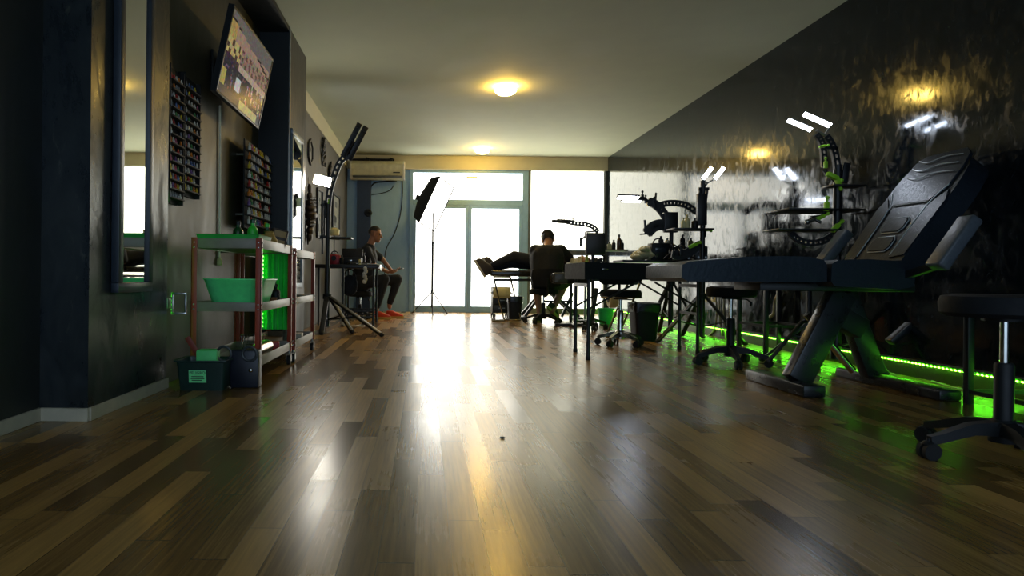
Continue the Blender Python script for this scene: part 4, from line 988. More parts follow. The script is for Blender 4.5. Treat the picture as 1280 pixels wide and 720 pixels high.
MB().rings([ring(wd-.032, hgt-.032, -.01), ring(wd-.032, hgt-.032, .012)]).build('diffuser', glow('softbox_diffuser', (255, 253, 245), 5), sb)
MB().bar(fc-nrm*.34, fc-nrm*.44, .09, .09, bev=.01).build('lamp_holder', PLASTIC, sb)
MB().bar((g.x, g.y, tz2-.03), fc-nrm*.36, .03, .02).build('tilt_bracket', BLACK, sb)
cable([P(536, 300, 11.62), P(530, 325, 11.62), P(524, 350, 11.62), P(519, 372, 11.62), V((P(519, 386, 11.62).x, 11.62, .008))], .005, WHITEP, 'thin pale lead running from the softbox to the floor by the door frame')
# ================================================================== FAR TREATMENT BED, CLIENT, ARTIST
Yb_ = 10.46
bt = P(640, 338, Yb_).z
xL, xR = P(611, 338, Yb_).x, P(752, 338, Yb_).x
bed = thing('treatment_bed', ((xL+xR)/2, Yb_, 0), 'black treatment bed with crossed steel legs at the far window, the lying client on it', 'bed')
def cush(x0, x1, z, th, y0, y1, name, m, root, bev=.03):
    return MB().box(((x0+x1)/2, (y0+y1)/2, z-th/2), (x1-x0, y1-y0, th), None, bev, 3).build(name, m, root)
FILM = mat('film_covered_vinyl', (42, 44, 44), .18, bump=.5, nscale=16)
cush(xL, P(668, 338, Yb_).x, bt, .10, Yb_-.28, Yb_+.28, 'leg_cushion', FILM, bed)
cush(P(670, 338, Yb_).x, xR, bt, .10, Yb_-.30, Yb_+.30, 'body_cushion', VINYL, bed)
bb = lambda px, py, dy=0: P(px, py, Yb_+dy)
mb = MB(); mb.bar(bb(618, 350, -.2), bb(750, 350, -.2), .05, .04); mb.bar(bb(618, 350, .2), bb(750, 350, .2), .05, .04); mb.bar(bb(640, 350, -.2), bb(640, 350, .2), .05, .04); mb.bar(bb(735, 350, -.2), bb(735, 350, .2), .05, .04); mb.build('under_frame', BLACK, bed)
for dy in (-.2, .2):
    a_, b_ = bb(672, 358, dy), bb(655, 392, dy); b_.z = .06
    MB().bar(bb(688, 351, dy), V((bb(654, 392).x, Yb_+dy, .06)), .06, .045).build('leg', BLACK, bed)
    MB().bar(bb(672, 351, dy), V((bb(720, 392).x, Yb_+dy, .06)), .06, .045).build('leg', BLACK, bed)
for px in (652, 720): MB().box((bb(px, 392).x, Yb_, .03), (.09, .66, .06), None, .01).build('foot_bar', BLACK, bed)
mb = MB(); mb.bar(V((bb(680, 376).x, Yb_, .30)), V((bb(716, 376).x, Yb_, .30)), .04, .03); mb.bar(bb(702, 402-6), bb(716, 366), .05, .04); mb.build('lift_strut', BLACK, bed)
# padded arm rest wrapped in film, in front of the bed
ar0, ar1 = P(690, 348, 8.98), P(738, 348, 8.98)
t = thing('arm_rest', ((ar0.x+ar1.x)/2, 8.98, 0), 'padded black arm rest wrapped in clear film beside the leaning artist', 'arm rest')
o = cush(ar0.x, ar1.x, P(690, 341, 8.98).z, .15, 8.86, 9.10, 'cushion', VINYL, t, .05)
MB().box((ar0.x+.10, 8.98, P(690, 341, 8.98).z-.075), (.21, .25, .158), None, .03, 3).build('film_wrap', mat('loose_film', (58, 60, 60), .18, bump=.9, nscale=22), t)
MB().cyl(((ar0.x+ar1.x)/2, 8.98, .05), ((ar0.x+ar1.x)/2, 8.98, P(690, 341, 8.98).z-.14), .02).build('column', BLACK, t)
m_ = MB()
for a in (0, 1): m_.bar(((ar0.x+ar1.x)/2-.22*math.cos(a*PI/2), 8.98-.22*math.sin(a*PI/2), .02), ((ar0.x+ar1.x)/2+.22*math.cos(a*PI/2), 8.98+.22*math.sin(a*PI/2), .02), .05, .04)
m_.build('cross_foot', BLACK, t)
# ---- client on the bed
cl = thing('person', (P(680, 337, Yb_).x, Yb_, bt), 'person lying on the far bed in navy trousers, dark trainers towards the door', 'person')
Q = lambda px, py, dy=0: P(px, py, Yb_+dy)
zb_ = bt+.02
caps = []; balls = []
hp_ = V((Q(672, 330).x, Yb_, zb_+.12)); chs = V((Q(705, 330).x, Yb_, zb_+.13)); nk = V((Q(719, 330).x, Yb_, zb_+.12)); hd = V((Q(730, 330).x, Yb_, zb_+.13))
B2, R2 = head(caps, balls, hd, (0, .35, .94), (1, 0, .05))
caps += [(hp_, chs, .125, .13), (chs, nk, .12, .065), (nk, hd, .055, .055)]
sN, sF = chs+V((.06, -.19, 0)), chs+V((.06, .19, 0)); eN, eF = V((Q(714, 328).x, Yb_-.32, zb_+.08)), chs+V((-.22, .26, -.05)); wN, wF = V((Q(728, 328).x, Yb_-.42, zb_+.06)), chs+V((-.42, .12, .10))
for s_, e_, w_ in ((sN, eN, wN), (sF, eF, wF)): caps += [(s_, e_, .05, .04), (e_, w_, .04, .027)]
hand(caps, wN, V((1, -.3, 0)), V((0, 0, -1)), (0, 1, 0), .25); hand(caps, wF, V((-.9, -.35, -.1)), V((0, 0, -1)), (0, 1, 0), .3)
kN, kF = Q(643, 320, -.10), Q(640, 329, .10); aN, aF = Q(615, 332, -.06), Q(614, 336, .08)
for k_, a_, h_ in ((kN, aN, hp_+V((-.02, -.09, 0))), (kF, aF, hp_+V((-.02, .09, -.02)))): caps += [(h_, k_, .09, .065), (k_, a_, .06, .038)]
blob('body', caps, balls, SKIN2, cl, .011)
hair_cap(cl, B2, R2, 1.0, HAIR, lambda x, y, z: z > .02 and (y < .06 or z > .05))
sh = [(hp_, chs, .15, .155), (chs, chs+V((.06, 0, 0)), .15, .12)]
for s_, e_ in ((sN, eN), (sF, eF)): sh += [(s_, s_+(e_-s_)*.7, .07, .06), (chs, s_, .1, .075)]
blob('shirt', sh, [], CLOTHB, cl, .014)
tr = [(hp_+V((0, -.06, 0)), hp_+V((0, .06, 0)), .15, .15)]
for k_, a_, h_ in ((kN, aN, hp_+V((-.02, -.09, 0))), (kF, aF, hp_+V((-.02, .09, -.02)))): tr += [(h_, k_, .11, .085), (k_, k_+(a_-k_)*.95, .082, .058)]
blob('trousers', tr, [], NAVYC, cl, .014)
TRN = mat('dark_trainer', (52, 46, 44), .6); TSOLE = mat('cream_sole', (206, 200, 184), .6)
shoe(cl, Q(605, 347, -.06), Q(592, 326, -.06), (.8, -.1, .5), TRN, TSOLE, k=1.35, bulk=1.45)
shoe(cl, Q(613, 345, .11), Q(602, 323, .11), (.8, -.05, .5), TRN, TSOLE, k=1.3, bulk=1.4)
# ---- artist, seen from behind
Ya = 9.53
A = lambda px, py, dy=0: P(px, py, Ya+dy)
pa = A(683, 352); ar = thing('person', (pa.x, Ya, 0), 'person in black t-shirt and dark cap seen from behind, bent over the client', 'person')
caps = []; balls = []
ch_ = A(684, 324, .12); nk = A(684.5, 309, .22); hd = A(685, 300, .33)
B3, R3 = head(caps, balls, hd, (.18, .80, -.62), (0, .60, .80), 1.22)
caps += [(pa, ch_, .15, .17), (ch_, nk, .15, .07), (nk, hd, .062, .06)]
sL, sR = A(669, 313, .16), A(701, 313, .16); eL, eR = A(668, 332, .40), A(713, 324, .36); wL, wR = A(690, 328, .62), A(723, 328, .58)
for s_, e_, w_ in ((sL, eL, wL), (sR, eR, wR)): caps += [(s_, e_, .058, .046), (e_, w_, .044, .029)]
hand(caps, wL, V((.8, .5, -.2)), V((0, .1, -1)), (1, 0, 0), .5); hand(caps, wR, V((.35, .9, -.2)), V((-.1, .1, -1)), (-1, .5, 0), .55)
kL, kR = A(671, 360, .35), A(706, 354, .34); aL, aR = A(674, 391, .20), A(691, 388, -.02)
for h_, k_, a_ in ((pa+V((-.09, 0, 0)), kL, aL), (pa+V((.09, 0, 0)), kR, aR)): caps += [(h_, k_, .10, .075), (k_, k_.lerp(a_, .35), .066, .062), (k_.lerp(a_, .35), a_, .062, .038)]
caps += [(aL, aL+V((0, .02, -.03)), .04, .036), (aR, aR+V((0, 0, -.02)), .04, .036)]
blob('body', caps, balls, SKIN2, ar, .010)
hair_cap(ar, B3, R3, 1.22, HAIR, lambda x, y, z: y < .02 and z > -.07 and z < .03, 'hair', 1.03)
hair_cap(ar, B3, R3, 1.22, mat('dark_cap_cloth', (30, 33, 44), .8), lambda x, y, z: z > .012, 'cap', 1.13)
mb = MB(); rs = []
for k in range(9):
    a = math.radians(-62+15.5*k); pts = []
    rs.append([B3(.086*math.sin(a), -.012+.105*math.cos(a), .048), B3(.080*math.sin(a), -.005+.185*math.cos(a)*1.0, .030), B3(.080*math.sin(a), -.005+.185*math.cos(a), .025), B3(.086*math.sin(a), -.012+.105*math.cos(a), .042)])
mb.rings(rs).build('cap_brim', MATS['dark_cap_cloth'], ar)
sh = [(pa+V((0, -.02, .0)), ch_, .20, .215), (ch_+V((-.06, 0, .02)), nk+V((-.08, -.03, -.08)), .20, .12), (ch_+V((.06, 0, .02)), nk+V((.08, -.03, -.08)), .20, .12), (pa+V((-.08, 0, 0)), ch_+V((-.07, 0, 0)), .16, .19), (pa+V((.06, 0, 0)), ch_+V((.07, 0, 0)), .16, .19)]
for s_, e_ in ((sL, eL), (sR, eR)): sh += [(s_, s_+(e_-s_)*.85, .09, .078), (ch_+V((0, .02, .08)), s_, .14, .092)]
blob('shirt', sh, [], CLOTHB, ar, .014, 5)
tr = []
for h_, k_ in ((pa+V((-.09, 0, -.03)), kL), (pa+V((.09, 0, -.03)), kR)): tr += [(h_, h_.lerp(k_, .97), .13, .092)]
blob('shorts', tr, [], CLOTHB, ar, .014)
LIME = mat('lime_sole', (176, 200, 90), .55); ASH = mat('dark_green_shoe', (40, 50, 40), .65)
shoe(ar, A(683, 384, -.06), A(697, 399, .10), (.75, .35, .55), ASH, LIME, k=1.08)
shoe(ar, V((aL.x, aL.y-.05, .0)), V((aL.x-.04, aL.y+.24, .0)), (0, 0, 1), ASH, LIME, k=1.08)
# ---- his chair
sc = F(681, 405); sz = P(681, 361, sc.y+.12).z
stool((sc.x, sc.y+.12, 0), sz, .22, .27, .3, 'black office stool with low backrest under the person in the dark cap', None, (-PI/2, .46, P(681, 360, sc.y-.1).z+.02, P(681, 336, sc.y-.1).z), name='office_stool')
# ---- sled framed stands with a cream roll
def sled(px0, py0, top, foot, Y, w, label, mtl, roll, rollc, group, foot_dir=-1, ext=.28, depth=.32):
    """two bent steel tubes leaning from foot to top with a bolster between them"""
    T_, B_ = P(top[0], top[1], Y), P(foot[0], foot[1], Y-.05); B_.z = .014
    t = thing('sled_stand', (B_.x, Y, 0), label, 'stand', group); 
    for dy in (0, depth):
        o_ = V((w*dy/depth, dy, 0)); b = B_+o_; u = T_+o_
        MB().tube(smooth_path([b+V((foot_dir*ext, 0, 0)), b+V((foot_dir*.06, 0, 0)), b+V((0, 0, .012)), b+(u-b)*.06+V((0, 0, .02)), b+(u-b)*.5, u-(u-b)*.08, u], 5), .013).build('side_tube', mtl, t)
    MB().cyl(T_, T_+V((w, depth, 0)), .013).build('cross_tube', mtl, t); MB().cyl(B_+V((foot_dir*ext, 0, 0)), B_+V((foot_dir*ext+w, depth, 0)), .013).build('cross_tube', mtl, t)
    rc = P(rollc[0], rollc[1], Y+depth/2); R_ = Matrix.Rotation(PI/2, 3, 'Y')
    ln, rr = roll
    m_ = MB().lathe([(0, -ln/2), (rr*.85, -ln/2), (rr, -ln/2+.02), (rr, ln/2-.02), (rr*.85, ln/2), (0, ln/2)], rc, 22, R_); m_.build('bolster', CREAM, t)
    for s in (-1, 1): MB().cyl(rc+V((s*ln/2, 0, 0)), rc+V((s*(ln/2+.008), 0, 0)), rr*.4).build('end_disc', PLASTIC, t)
    MB().cyl(rc+V((-ln/2-.04, 0, 0)), rc+V((ln/2+.04, 0, 0)), .012).build('axle', mtl, t)
    return t
sled(0, 0, (617, 346), (630, 398), 9.86, .29, 'chrome sled stand holding a cream bolster at the foot of the far bed', CHROME, (.27, .085), (627, 366), None, -1, .18, .25)
sled(0, 0, (788, 346), (758, 424), 7.26, .22, 'brass toned sled stand with cream bolster behind the chrome wheeled stool', mat('brass_tube', (190, 168, 110), .25, 1), (.10, .10), (766, 374), None, 1, .22, .25)
# ---- bins and little trolley by the bed
def bin_(c, w, d, h, label, m=PLASTIC, liner=True):
    c = V(c); t = thing('waste_bin', c, label, 'bin')
    rs = [[V((p.x+c.x, p.y+c.y, z_)) for p in rrect(a, b, .04, 0)] for (a, b, z_) in ((w*.80, d*.80, 0), (w*.98, d*.98, h-.03), (w*1.03, d*1.03, h-.028), (w*1.03, d*1.03, h), (w*.94, d*.94, h), (w*.76, d*.76, .02))]
    MB().rings(rs).build('bin_body', m, t)
    if liner:
        rs = []
        for z_, k_ in ((h-.09, 1.045), (h-.03, 1.07), (h+.008, 1.06), (h+.01, .96), (h-.08, .90)):
            ring = rrect(w*k_, d*k_, .045, 0); rs.append([V((p.x*(1+.012*math.sin(i*2.3))+c.x, p.y*(1+.012*math.cos(i*1.7))+c.y, z_+(.012*math.sin(i*1.9) if z_ < h-.05 else 0))) for i, p in enumerate(ring)])
        MB().rings(rs, False, False).build('bin_liner', mat('black_bag_film', (14, 15, 18), .25, bump=.4, nscale=20), t)
    return t
q = F(645, 402); q.y += .30; bin_((P(643, 390, q.y).x, q.y, 0), .23, .26, P(645, 371, q.y).z, 'black waste bin between the chrome sled stand and the artist stool')
q = F(811, 427); bin_((q.x, q.y+.16, 0), .28, .28, P(811, 380, q.y).z, 'black waste bin under the black massage table, before the glowing green strip')
q = P(626, 372, 10.75); xx = q.x
t = thing('drawer_cart', (xx, 10.8, 0), 'small dark drawer cart on casters under the foot end of the far bed', 'cart')
hz_ = .52; MB().box((xx, 10.8, (hz_+.09)/2), (.30, .36, hz_-.09), None, .01).build('cart_body', PLASTIC, t)
for k in range(3):
    d_ = MB().box((xx, 10.615, .16+.13*k), (.27, .012, .115), None, .004).build('drawer', BLACK, t); MB().bar((xx-.05, 10.60, .17+.13*k), (xx+.05, 10.60, .17+.13*k), .014, .012).build('handle', STEEL, d_)
for sx in (-1, 1):
    for sy in (-1, 1): wheel_caster(t, (xx+sx*.12, 10.8+sy*.14, 0), .032, .095)
# green led glow, modelled as a bucket
q = P(757, 399, 8.9); q = V((q.x, 9.6, 0)); q.x = P(757, 390, 9.6).x
t = thing('glow_bucket', q, 'translucent green bucket added for the led glow between far bed and brass toned stand', 'glow_bucket')
MB().lathe([(.09, 0), (.12, .22), (.126, .222), (.126, .235), (.112, .235), (.085, .012)], q, 22).build('glow_bucket_body', mat('green_glow_paint', (40, 200, 120), .3), t); MB().tube(arc(q+V((0, 0, .225)), .125, 0, 180, 14, (1, 0, 0), (0, .5, .86)), .005).build('bail_handle', CHROME, t)

# ================================================================== STAND BESIDE THE CLIENT (arm lamp, black box, bottle tray)
Ys = 8.45
LOFF = mat('unlit_diffuser', (70, 72, 72), .5)
S = lambda px, py, dy=0: P(px, py, Ys+dy)
c = S(741, 400); t = thing('arm_lamp_stand', (c.x, Ys, 0), 'rolling arm lamp stand with square black box, in front of the far window', 'light stand')
MB().cyl((c.x, Ys, .10), S(741, 300), .022).build('pole', BLACK, t)
for px, dy in ((730, -.12), (742, -.25), (757, .05), (745, .28)):
    e = S(px, 405, dy); e.z = .09; lo = MB().bar((c.x, Ys, .14), e, .035, .03).build('leg', BLACK, t); wheel_caster(t, (e.x, e.y, 0), .032, .10)
MB().bar(S(746, 360, -.1), S(738, 408, -.1), .05, .03).build('brace', BLACK, t)
MB().box(S(744, 304.5, -.05), (.25, .10, .28), None, .012).build('control_box', BLACK, t)
perf_arm(t, smooth_path([S(747, 289), S(740, 283), S(729, 280), S(718, 279), S(708, 277)], 5), .06, .025)
led_head(t, S(700, 277, -.02), (1, 0, -.08), (0, -.25, -1), .22, .06, LOFF, name='lamp_head'); led_head(t, S(705, 276, .12), (1, 0, -.06), (0, -.25, -1), .20, .06, LOFF, name='lamp_head')
clamp(t, S(716, 278), BLACK, 1.0)
mb = MB(); mb.tube([S(744, 289), S(732, 290), S(731, 296), S(726, 300), S(726, 306)], .012); mb.cyl(S(726, 297), S(726, 308), .016); mb.build('microphone_arm', BLACK, t)
MB().box(S(765, 313, .05), (.36, .24, .02), None, .005).build('side_tray', mat('grey_tray', (112, 108, 92), .4), t); MB().bar(S(744, 316), S(756, 314), .04, .025).build('tray_bracket', BLACK, t)
m_ = MB()
for k in range(4): m_.tube(smooth_path([S(750+2*k, 318), S(757-k, 322+2*k), S(748+k, 324+k), S(744, 328)]), .008)
m_.build('cable_bundle', RUBBER, t)
ztr_ = S(765, 313, .05).z+.0105
for k, (px, h, r, mt, cp, lb) in enumerate(((761, .10, .03, CREAM, BLACK, 'short cream jar at the left of the window side tray'), (768, .13, .026, PLASTIC, BLACK, 'dark bottle with narrow neck in the middle of the window side tray'), (773, .20, .03, mat('brown_glass', (60, 44, 28), .25), BLACK, 'tall brown bottle towering over the window side tray'), (778, .13, .03, PLASTIC, BLACK, 'stubby black bottle at the wall end of the window side tray'))):
    bottle_obj('tray_bottle', V((S(px, 300, .05).x, Ys+.02+.06*(k % 2), ztr_)), r, h, mt, cp, lb)
# supplies on the bed edge near the artist's hand
zz = P(725, 328, 8.2).z
YI = 9.72
sp = thing('instrument_table', (P(732, 330, YI).x, YI, 0), 'small instrument table with white paper cover beside the artist hand', 'table')
it = P(732, 328, YI); MB().box((it.x, YI, it.z-.015), (.50, .34, .03), None, .006).build('table_top', mat('paper_white', (206, 206, 196), .7), sp)
MB().cyl((it.x, YI, .05), (it.x, YI, it.z-.03), .02).build('column', STEEL, sp)
m_ = MB()
for a in (.4, 2.0): m_.bar((it.x-.2*math.cos(a), YI-.2*math.sin(a), .03), (it.x+.2*math.cos(a), YI+.2*math.sin(a), .03), .04, .03)
m_.build('cross_foot', BLACK, sp)
for k, (dx, dy, h, r, mt, cp, lb) in enumerate(((-.10, -.06, .09, .03, WHITEP, WHITEP, 'white ointment pot on the paper covered instrument table'), (.03, .05, .12, .025, mat('green_liquid', (120, 150, 70), .3), BLACK, 'small green soap bottle on the paper covered instrument table'), (.14, -.05, .07, .035, BLACK, BLACK, 'low black pot on the paper covered instrument table'))):
    bottle_obj('ointment_pot', V((it.x+dx, YI+dy, it.z+.001)), r, h, mt, cp, lb, 'pot' if k != 1 else 'bottle', .8)
single(MB().box((it.x-.16, YI+.05, it.z+.03), (.10, .12, .06), (0, 0, .3), .006), 'tissue_box', WHITEP, 'white tissue box on the paper covered instrument table', 'box')

# ================================================================== BLACK MASSAGE TABLE
tz_ = P(735, 328, 5.3).z
L1, L2 = F(735, 450), F(719, 440); R1, R2 = F(872, 442), F(849, 436)
t = thing('massage_table', ((L1.x+R1.x)/2, (L1.y+R2.y)/2, 0), 'long black massage table with thick padded top and thin steel legs, centre right', 'table')
xa_ = P(708, 328, 5.8).x; xb_ = 2.62
poly = [(P(731, 329, 5.2).x, 5.20), (2.66, 5.62), (2.60, 6.38), (P(707, 330, 5.95).x, 5.98)]
MB().prism(poly, .14, Matrix.Translation((0, 0, tz_-.14)), bev=.022, seg=3).build('padded_top', VINYL, t)
for q in (L1, L2, R1, R2):
    lo = MB().cyl((q.x, q.y, .02), (q.x, q.y, tz_-.14), .016).build('leg', BLACK, t); MB().cyl((q.x, q.y, 0), (q.x, q.y, .03), .02).build('rubber_foot', RUBBER, lo)
m_ = MB(); m_.bar((L1.x, L1.y, tz_-.19), (L2.x, L2.y, tz_-.19), .03, .03); m_.bar((R1.x, R1.y, tz_-.19), (R2.x, R2.y, tz_-.19), .03, .03); m_.bar((R1.x, R1.y, .36), (R2.x, R2.y, .36), .02, .02)
m_.build('cross_rail', BLACK, t)
for (q, dx) in ((L1, .42), (L2, .42), (R1, -.42), (R2, -.42)): MB().cyl((q.x, q.y, .42), (q.x+dx, q.y+dx*.15, tz_-.16), .009).build('brace', BLACK, t)
MB().box((poly[0][0]+.17, 5.2+.02, tz_-.055), (.05, .02, .012), (0, 0, .2), .003).build('buckle', CHROME, t)
# ---- chrome stool with low back
c = F(775, 432); stool((c.x, c.y, 0), P(780, 362, c.y).z, .205, .22, .2, 'chrome wheeled stool with black seat and low curved back, under the massage table', None, (PI*.42, .46, P(790, 360, c.y).z+.03, P(790, 343, c.y).z+.06), True, 'wheeled_stool')
# ---- standing stands in the middle: b1, b2
Y1_ = 7.55; Y2_ = 6.9
S1 = lambda px, py, dy=0: P(px, py, Y1_+dy)
S2 = lambda px, py, dy=0: P(px, py, Y2_+dy)
c1 = S1(838, 400); c2 = S2(877, 400)
t1 = tripod('light_stand', (c1.x, Y1_, 0), S1(838, 268).z, [V((c1.x-.42, Y1_-.30, 0)), V((c1.x+.30, Y1_-.2, 0)), V((c1.x+.05, Y1_+.5, 0))], .62, 'black stand with two curved pierced arms and a low lamp, behind the massage table', None, .024, .018)
MB().box(S1(838, 278), (.16, .07, .24), None, .01).build('arm_block', BLACK, t1)
perf_arm(t1, smooth_path([S1(833, 272), S1(826, 262), S1(818, 255), S1(811, 252)], 5), .10, .03)
perf_arm(t1, smooth_path([S1(822, 258), S1(832, 254.5), S1(845, 254), S1(858, 257), S1(870, 265)], 6), .075, .025)
perf_arm(t1, smooth_path([S1(832, 282), S1(824, 281), S1(816, 284), S1(809, 291)], 5), .13, .03)
MB().cyl(S1(819, 256), S1(820, 241), .012).build('handle_rod', BLACK, t1); MB().tube([S1(810, 252), S1(805, 248), S1(797, 248)], .02).build('lamp_neck', BLACK, t1)
led_head(t1, S1(785, 246, -.05), (1, 0, -.02), (0, -.45, -1), .26, .075, LEDW, name='lamp_head'); led_head(t1, S1(789, 250.5, .04), (1, 0, -.02), (0, -.3, -1), .24, .06, LEDD, name='lamp_head')
clamp(t1, S1(803, 247), BLACK, 1.2); clamp(t1, S1(818, 256), BLACK, 1.4); clamp(t1, S1(807, 251), BLACK, 1.0)
m_ = MB(); m_.cyl(S1(806, 275), S1(807, 292), .014); m_.bar(S1(800, 293), S1(812, 292), .02, .015); m_.build('phone_holder', BLACK, t1)
# tray on b1 carrying the equipment pile
ztA = S1(820, 326).z
MB().box((S1(822, 326).x, Y1_-.10, ztA-.012), (1.0, .40, .024), None, .006).build('tray', BLACK, t1); MB().box((S1(842, 312).x, Y1_, S1(842, 310).z), (.62, .22, .018), None, .005).build('upper_tray', BLACK, t1)
MB().cyl((S1(822, 300).x, Y1_+.06, ztA), (S1(822, 300).x, Y1_+.06, S1(822, 310).z), .012).build('tray_post', BLACK, t1); MB().cyl((S1(858, 300).x, Y1_+.06, ztA), (S1(858, 300).x, Y1_+.06, S1(858, 310).z), .012).build('tray_post', BLACK, t1)
zA = ztA+.0005
def at1(px): return S1(px, 320).x
# crumpled cloth + machines
c = V((at1(797), Y1_-.12, zA)); mb = MB()
for (dx, dy, z_, rx, ry, rz) in ((0, 0, .06, .11, .10, .06), (.06, .03, .10, .09, .09, .07), (-.05, -.02, .04, .08, .08, .045), (.02, -.04, .12, .06, .06, .045), (.10, 0, .06, .07, .09, .06)): mb.ball(c+V((dx, dy, z_)), (rx, ry, rz), 14)
o = mb.build('cloth_heap', mat('cream_towel', (176, 168, 130), .9, bump=.6, nscale=30)); tag(o, 'crumpled cream towel heaped at the window end of the equipment tray', 'towel')
def machine(px, dy, w, d, h, label, m=PLASTIC, z=None):
    z = zA if z is None else z; c = V((at1(px), Y1_+dy, z)); t = thing('power_unit', c, label, 'machine')
    MB().box(c+V((0, 0, h/2)), (w, d, h), None, .012).build('housing', m, t)
    MB().box(c+V((0, -d/2-.001, h*.62)), (w*.6, .006, h*.32), None, .002).build('display', mat('dark_screen', (40, 46, 56), .1), t)
    for s in (-1, 1): MB().cyl(c+V((s*w*.28, -d/2, h*.22)), c+V((s*w*.28, -d/2-.02, h*.22)), .014).build('dial', CHROME, t)
    MB().tube(arc(c+V((0, 0, h-.005)), w*.3, 10, 170, 10), .008).build('carry_handle', BLACK, t)
    return t
machine(818, -.12, .20, .16, .20, 'tall dark power unit beside the crumpled cream towel'); machine(846, -.14, .17, .14, .13, 'low dark power unit in the middle of the equipment tray'); machine(868, -.12, .15, .15, .17, 'dark power unit nearest the twin lamp pole', mat('graphite', (44, 50, 54), .4))
c = V((at1(835), Y1_-.22, zA)); mb = MB(); rd = random.Random(11)
for k in range(6):
    a = smooth_path([c+V((rd.uniform(-.15, .2), rd.uniform(-.05, .05), .01)), c+V((rd.uniform(-.1, .1), rd.uniform(-.05, .1), rd.uniform(.08, .2))), c+V((rd.uniform(-.1, .25), rd.uniform(-.05, .1), rd.uniform(.05, .2))), c+V((rd.uniform(.0, .3), rd.uniform(-.05, .05), .01))]); mb.tube(a, .009)
o = mb.build('cable_tangle', RUBBER); tag(o, 'tangle of black cables in front of the dark power units', 'cable'); o['kind'] = 'stuff'
zB = S1(842, 310).z+.0095
for px, dy, h, r, mt, cp, lb in ((826, 0, .13, .03, PLASTIC, BLACK, 'black bottle at the left end of the upper equipment tray'), (835, .03, .11, .028, WHITEP, BLACK, 'white bottle with black cap on the upper equipment tray'), (853, .0, .15, .03, PLASTIC, BLACK, 'larger black bottle right of the white one on the upper equipment tray'), (864, .02, .11, .032, mat('olive_bottle', (96, 98, 60), .4), BLACK, 'olive bottle at the right end of the upper equipment tray')):
    bottle_obj('tray_bottle', V((at1(px), Y1_+dy, zB)), r, h, mt, cp, lb)
# b2
f1_, f2_ = F(822, 429), F(938, 432)
t2 = tripod('light_stand', (c2.x, Y2_, 0), S2(877, 226).z, [f1_, V((min(f2_.x, 3.30), f2_.y, 0)), V((c2.x+.05, Y2_+.65, 0))], S2(872, 374).z+.03, 'black stand with twin square lamps in a V bracket, against the glossy wall', None, .026, .020)
MB().box(S2(877, 262), (.10, .06, .34), None, .008).build('pole_sleeve', BLACK, t2)
m_ = MB(); m_.bar(S2(873, 252), S2(875, 236), .02, .03, up=(0, 1, 0)); m_.bar(S2(882, 252), S2(884, 236), .02, .03, up=(0, 1, 0)); m_.bar(S2(873, 236), S2(886, 236), .03, .03); m_.bar(S2(872, 252), S2(883, 252), .04, .03); m_.build('open_bracket', BLACK, t2)
m_ = MB(); m_.bar(S2(879, 236), S2(884, 229), .015, .02, up=(0, 1, 0)); m_.bar(S2(884, 229), S2(891, 225), .012, .02, up=(0, 1, 0)); m_.bar(S2(884, 229), S2(878, 224), .012, .02, up=(0, 1, 0)); m_.build('v_bracket', STEEL, t2)
for px in (883.5, 898.5): led_head(t2, S2(px, 216.5), S2(px+6, 209)-S2(px-6, 224), (-.3, -1, -.55), .165, .046, LEDW, name='lamp_head')
MB().box(S2(862, 287, -.02), (.42, .26, .018), None, .004).build('tray', BLACK, t2)
clamp(t2, S2(881, 287), GREENC, 1.2, (1, 0, -.2)); clamp(t2, S2(873, 253), GREENC, .8); clamp(t2, S2(880, 292), BLACK, 1.3)
perf_arm(t2, smooth_path([S2(876, 306), S2(868, 310), S2(860, 316), S2(850, 319), S2(842, 318)], 5), .10, .025)
clamp(t2, S2(866, 307, -.03), GREENC, 1.5, (1, 0, .45)); clamp(t2, S2(851, 316, -.03), BLACK, 1.2)
zC = S2(862, 287).z+.0095
for px, dy, h, r, mt, cp, lb in ((851, -.05, .11, .024, CREAM, CREAM, 'small cream nozzle bottle at the left of the twin lamp tray'), (858, 0, .15, .03, CREAM, CREAM, 'taller cream nozzle bottle on the twin lamp tray'), (866, -.03, .11, .034, PLASTIC, BLACK, 'round black bottle nearest the pole on the twin lamp tray')):
    bottle_obj('nozzle_bottle', V((S2(px, 280).x, Y2_-.02+dy, zC)), r, h, mt, cp, lb, neck=.3)
# wall sockets + hanging leads on the black wall
for k, (px, py) in enumerate(((884, 370), (892, 371))):
    c = PX(px, py, XR-.006); t = thing('wall_socket', c, ('cream wall socket low on the glossy wall, nearer the window', 'cream wall socket low on the glossy wall, nearer the leather chair')[k], 'socket')
    MB().box(c, (.012, .13, .13), None, .004).build('plate', CREAM, t); MB().cyl(c+V((-.005, 0, 0)), c+V((-.012, 0, 0)), .03, None, 14).build('socket_hole', BLACK, t)
for k, (pts, lb) in enumerate(((((895, 368), (896, 392), (893, 412), (880, 424)), 'pale lead dropping from the cream sockets behind the middle stool'), (((899, 368), (900, 398), (902, 420)), 'second pale lead beside the middle stool column'), (((905, 372), (905, 400), (907, 424)), 'third pale lead right of the middle stool column'), (((974, 366), (969, 376), (967, 392), (958, 398)), 'loose pale lead hanging on the glossy wall beyond the chair frame'))):
    cable([PX(x_, y_, XR-.03) for x_, y_ in pts], .010 if k < 3 else .016, mat('pale_lead', (170, 162, 130), .5), lb)
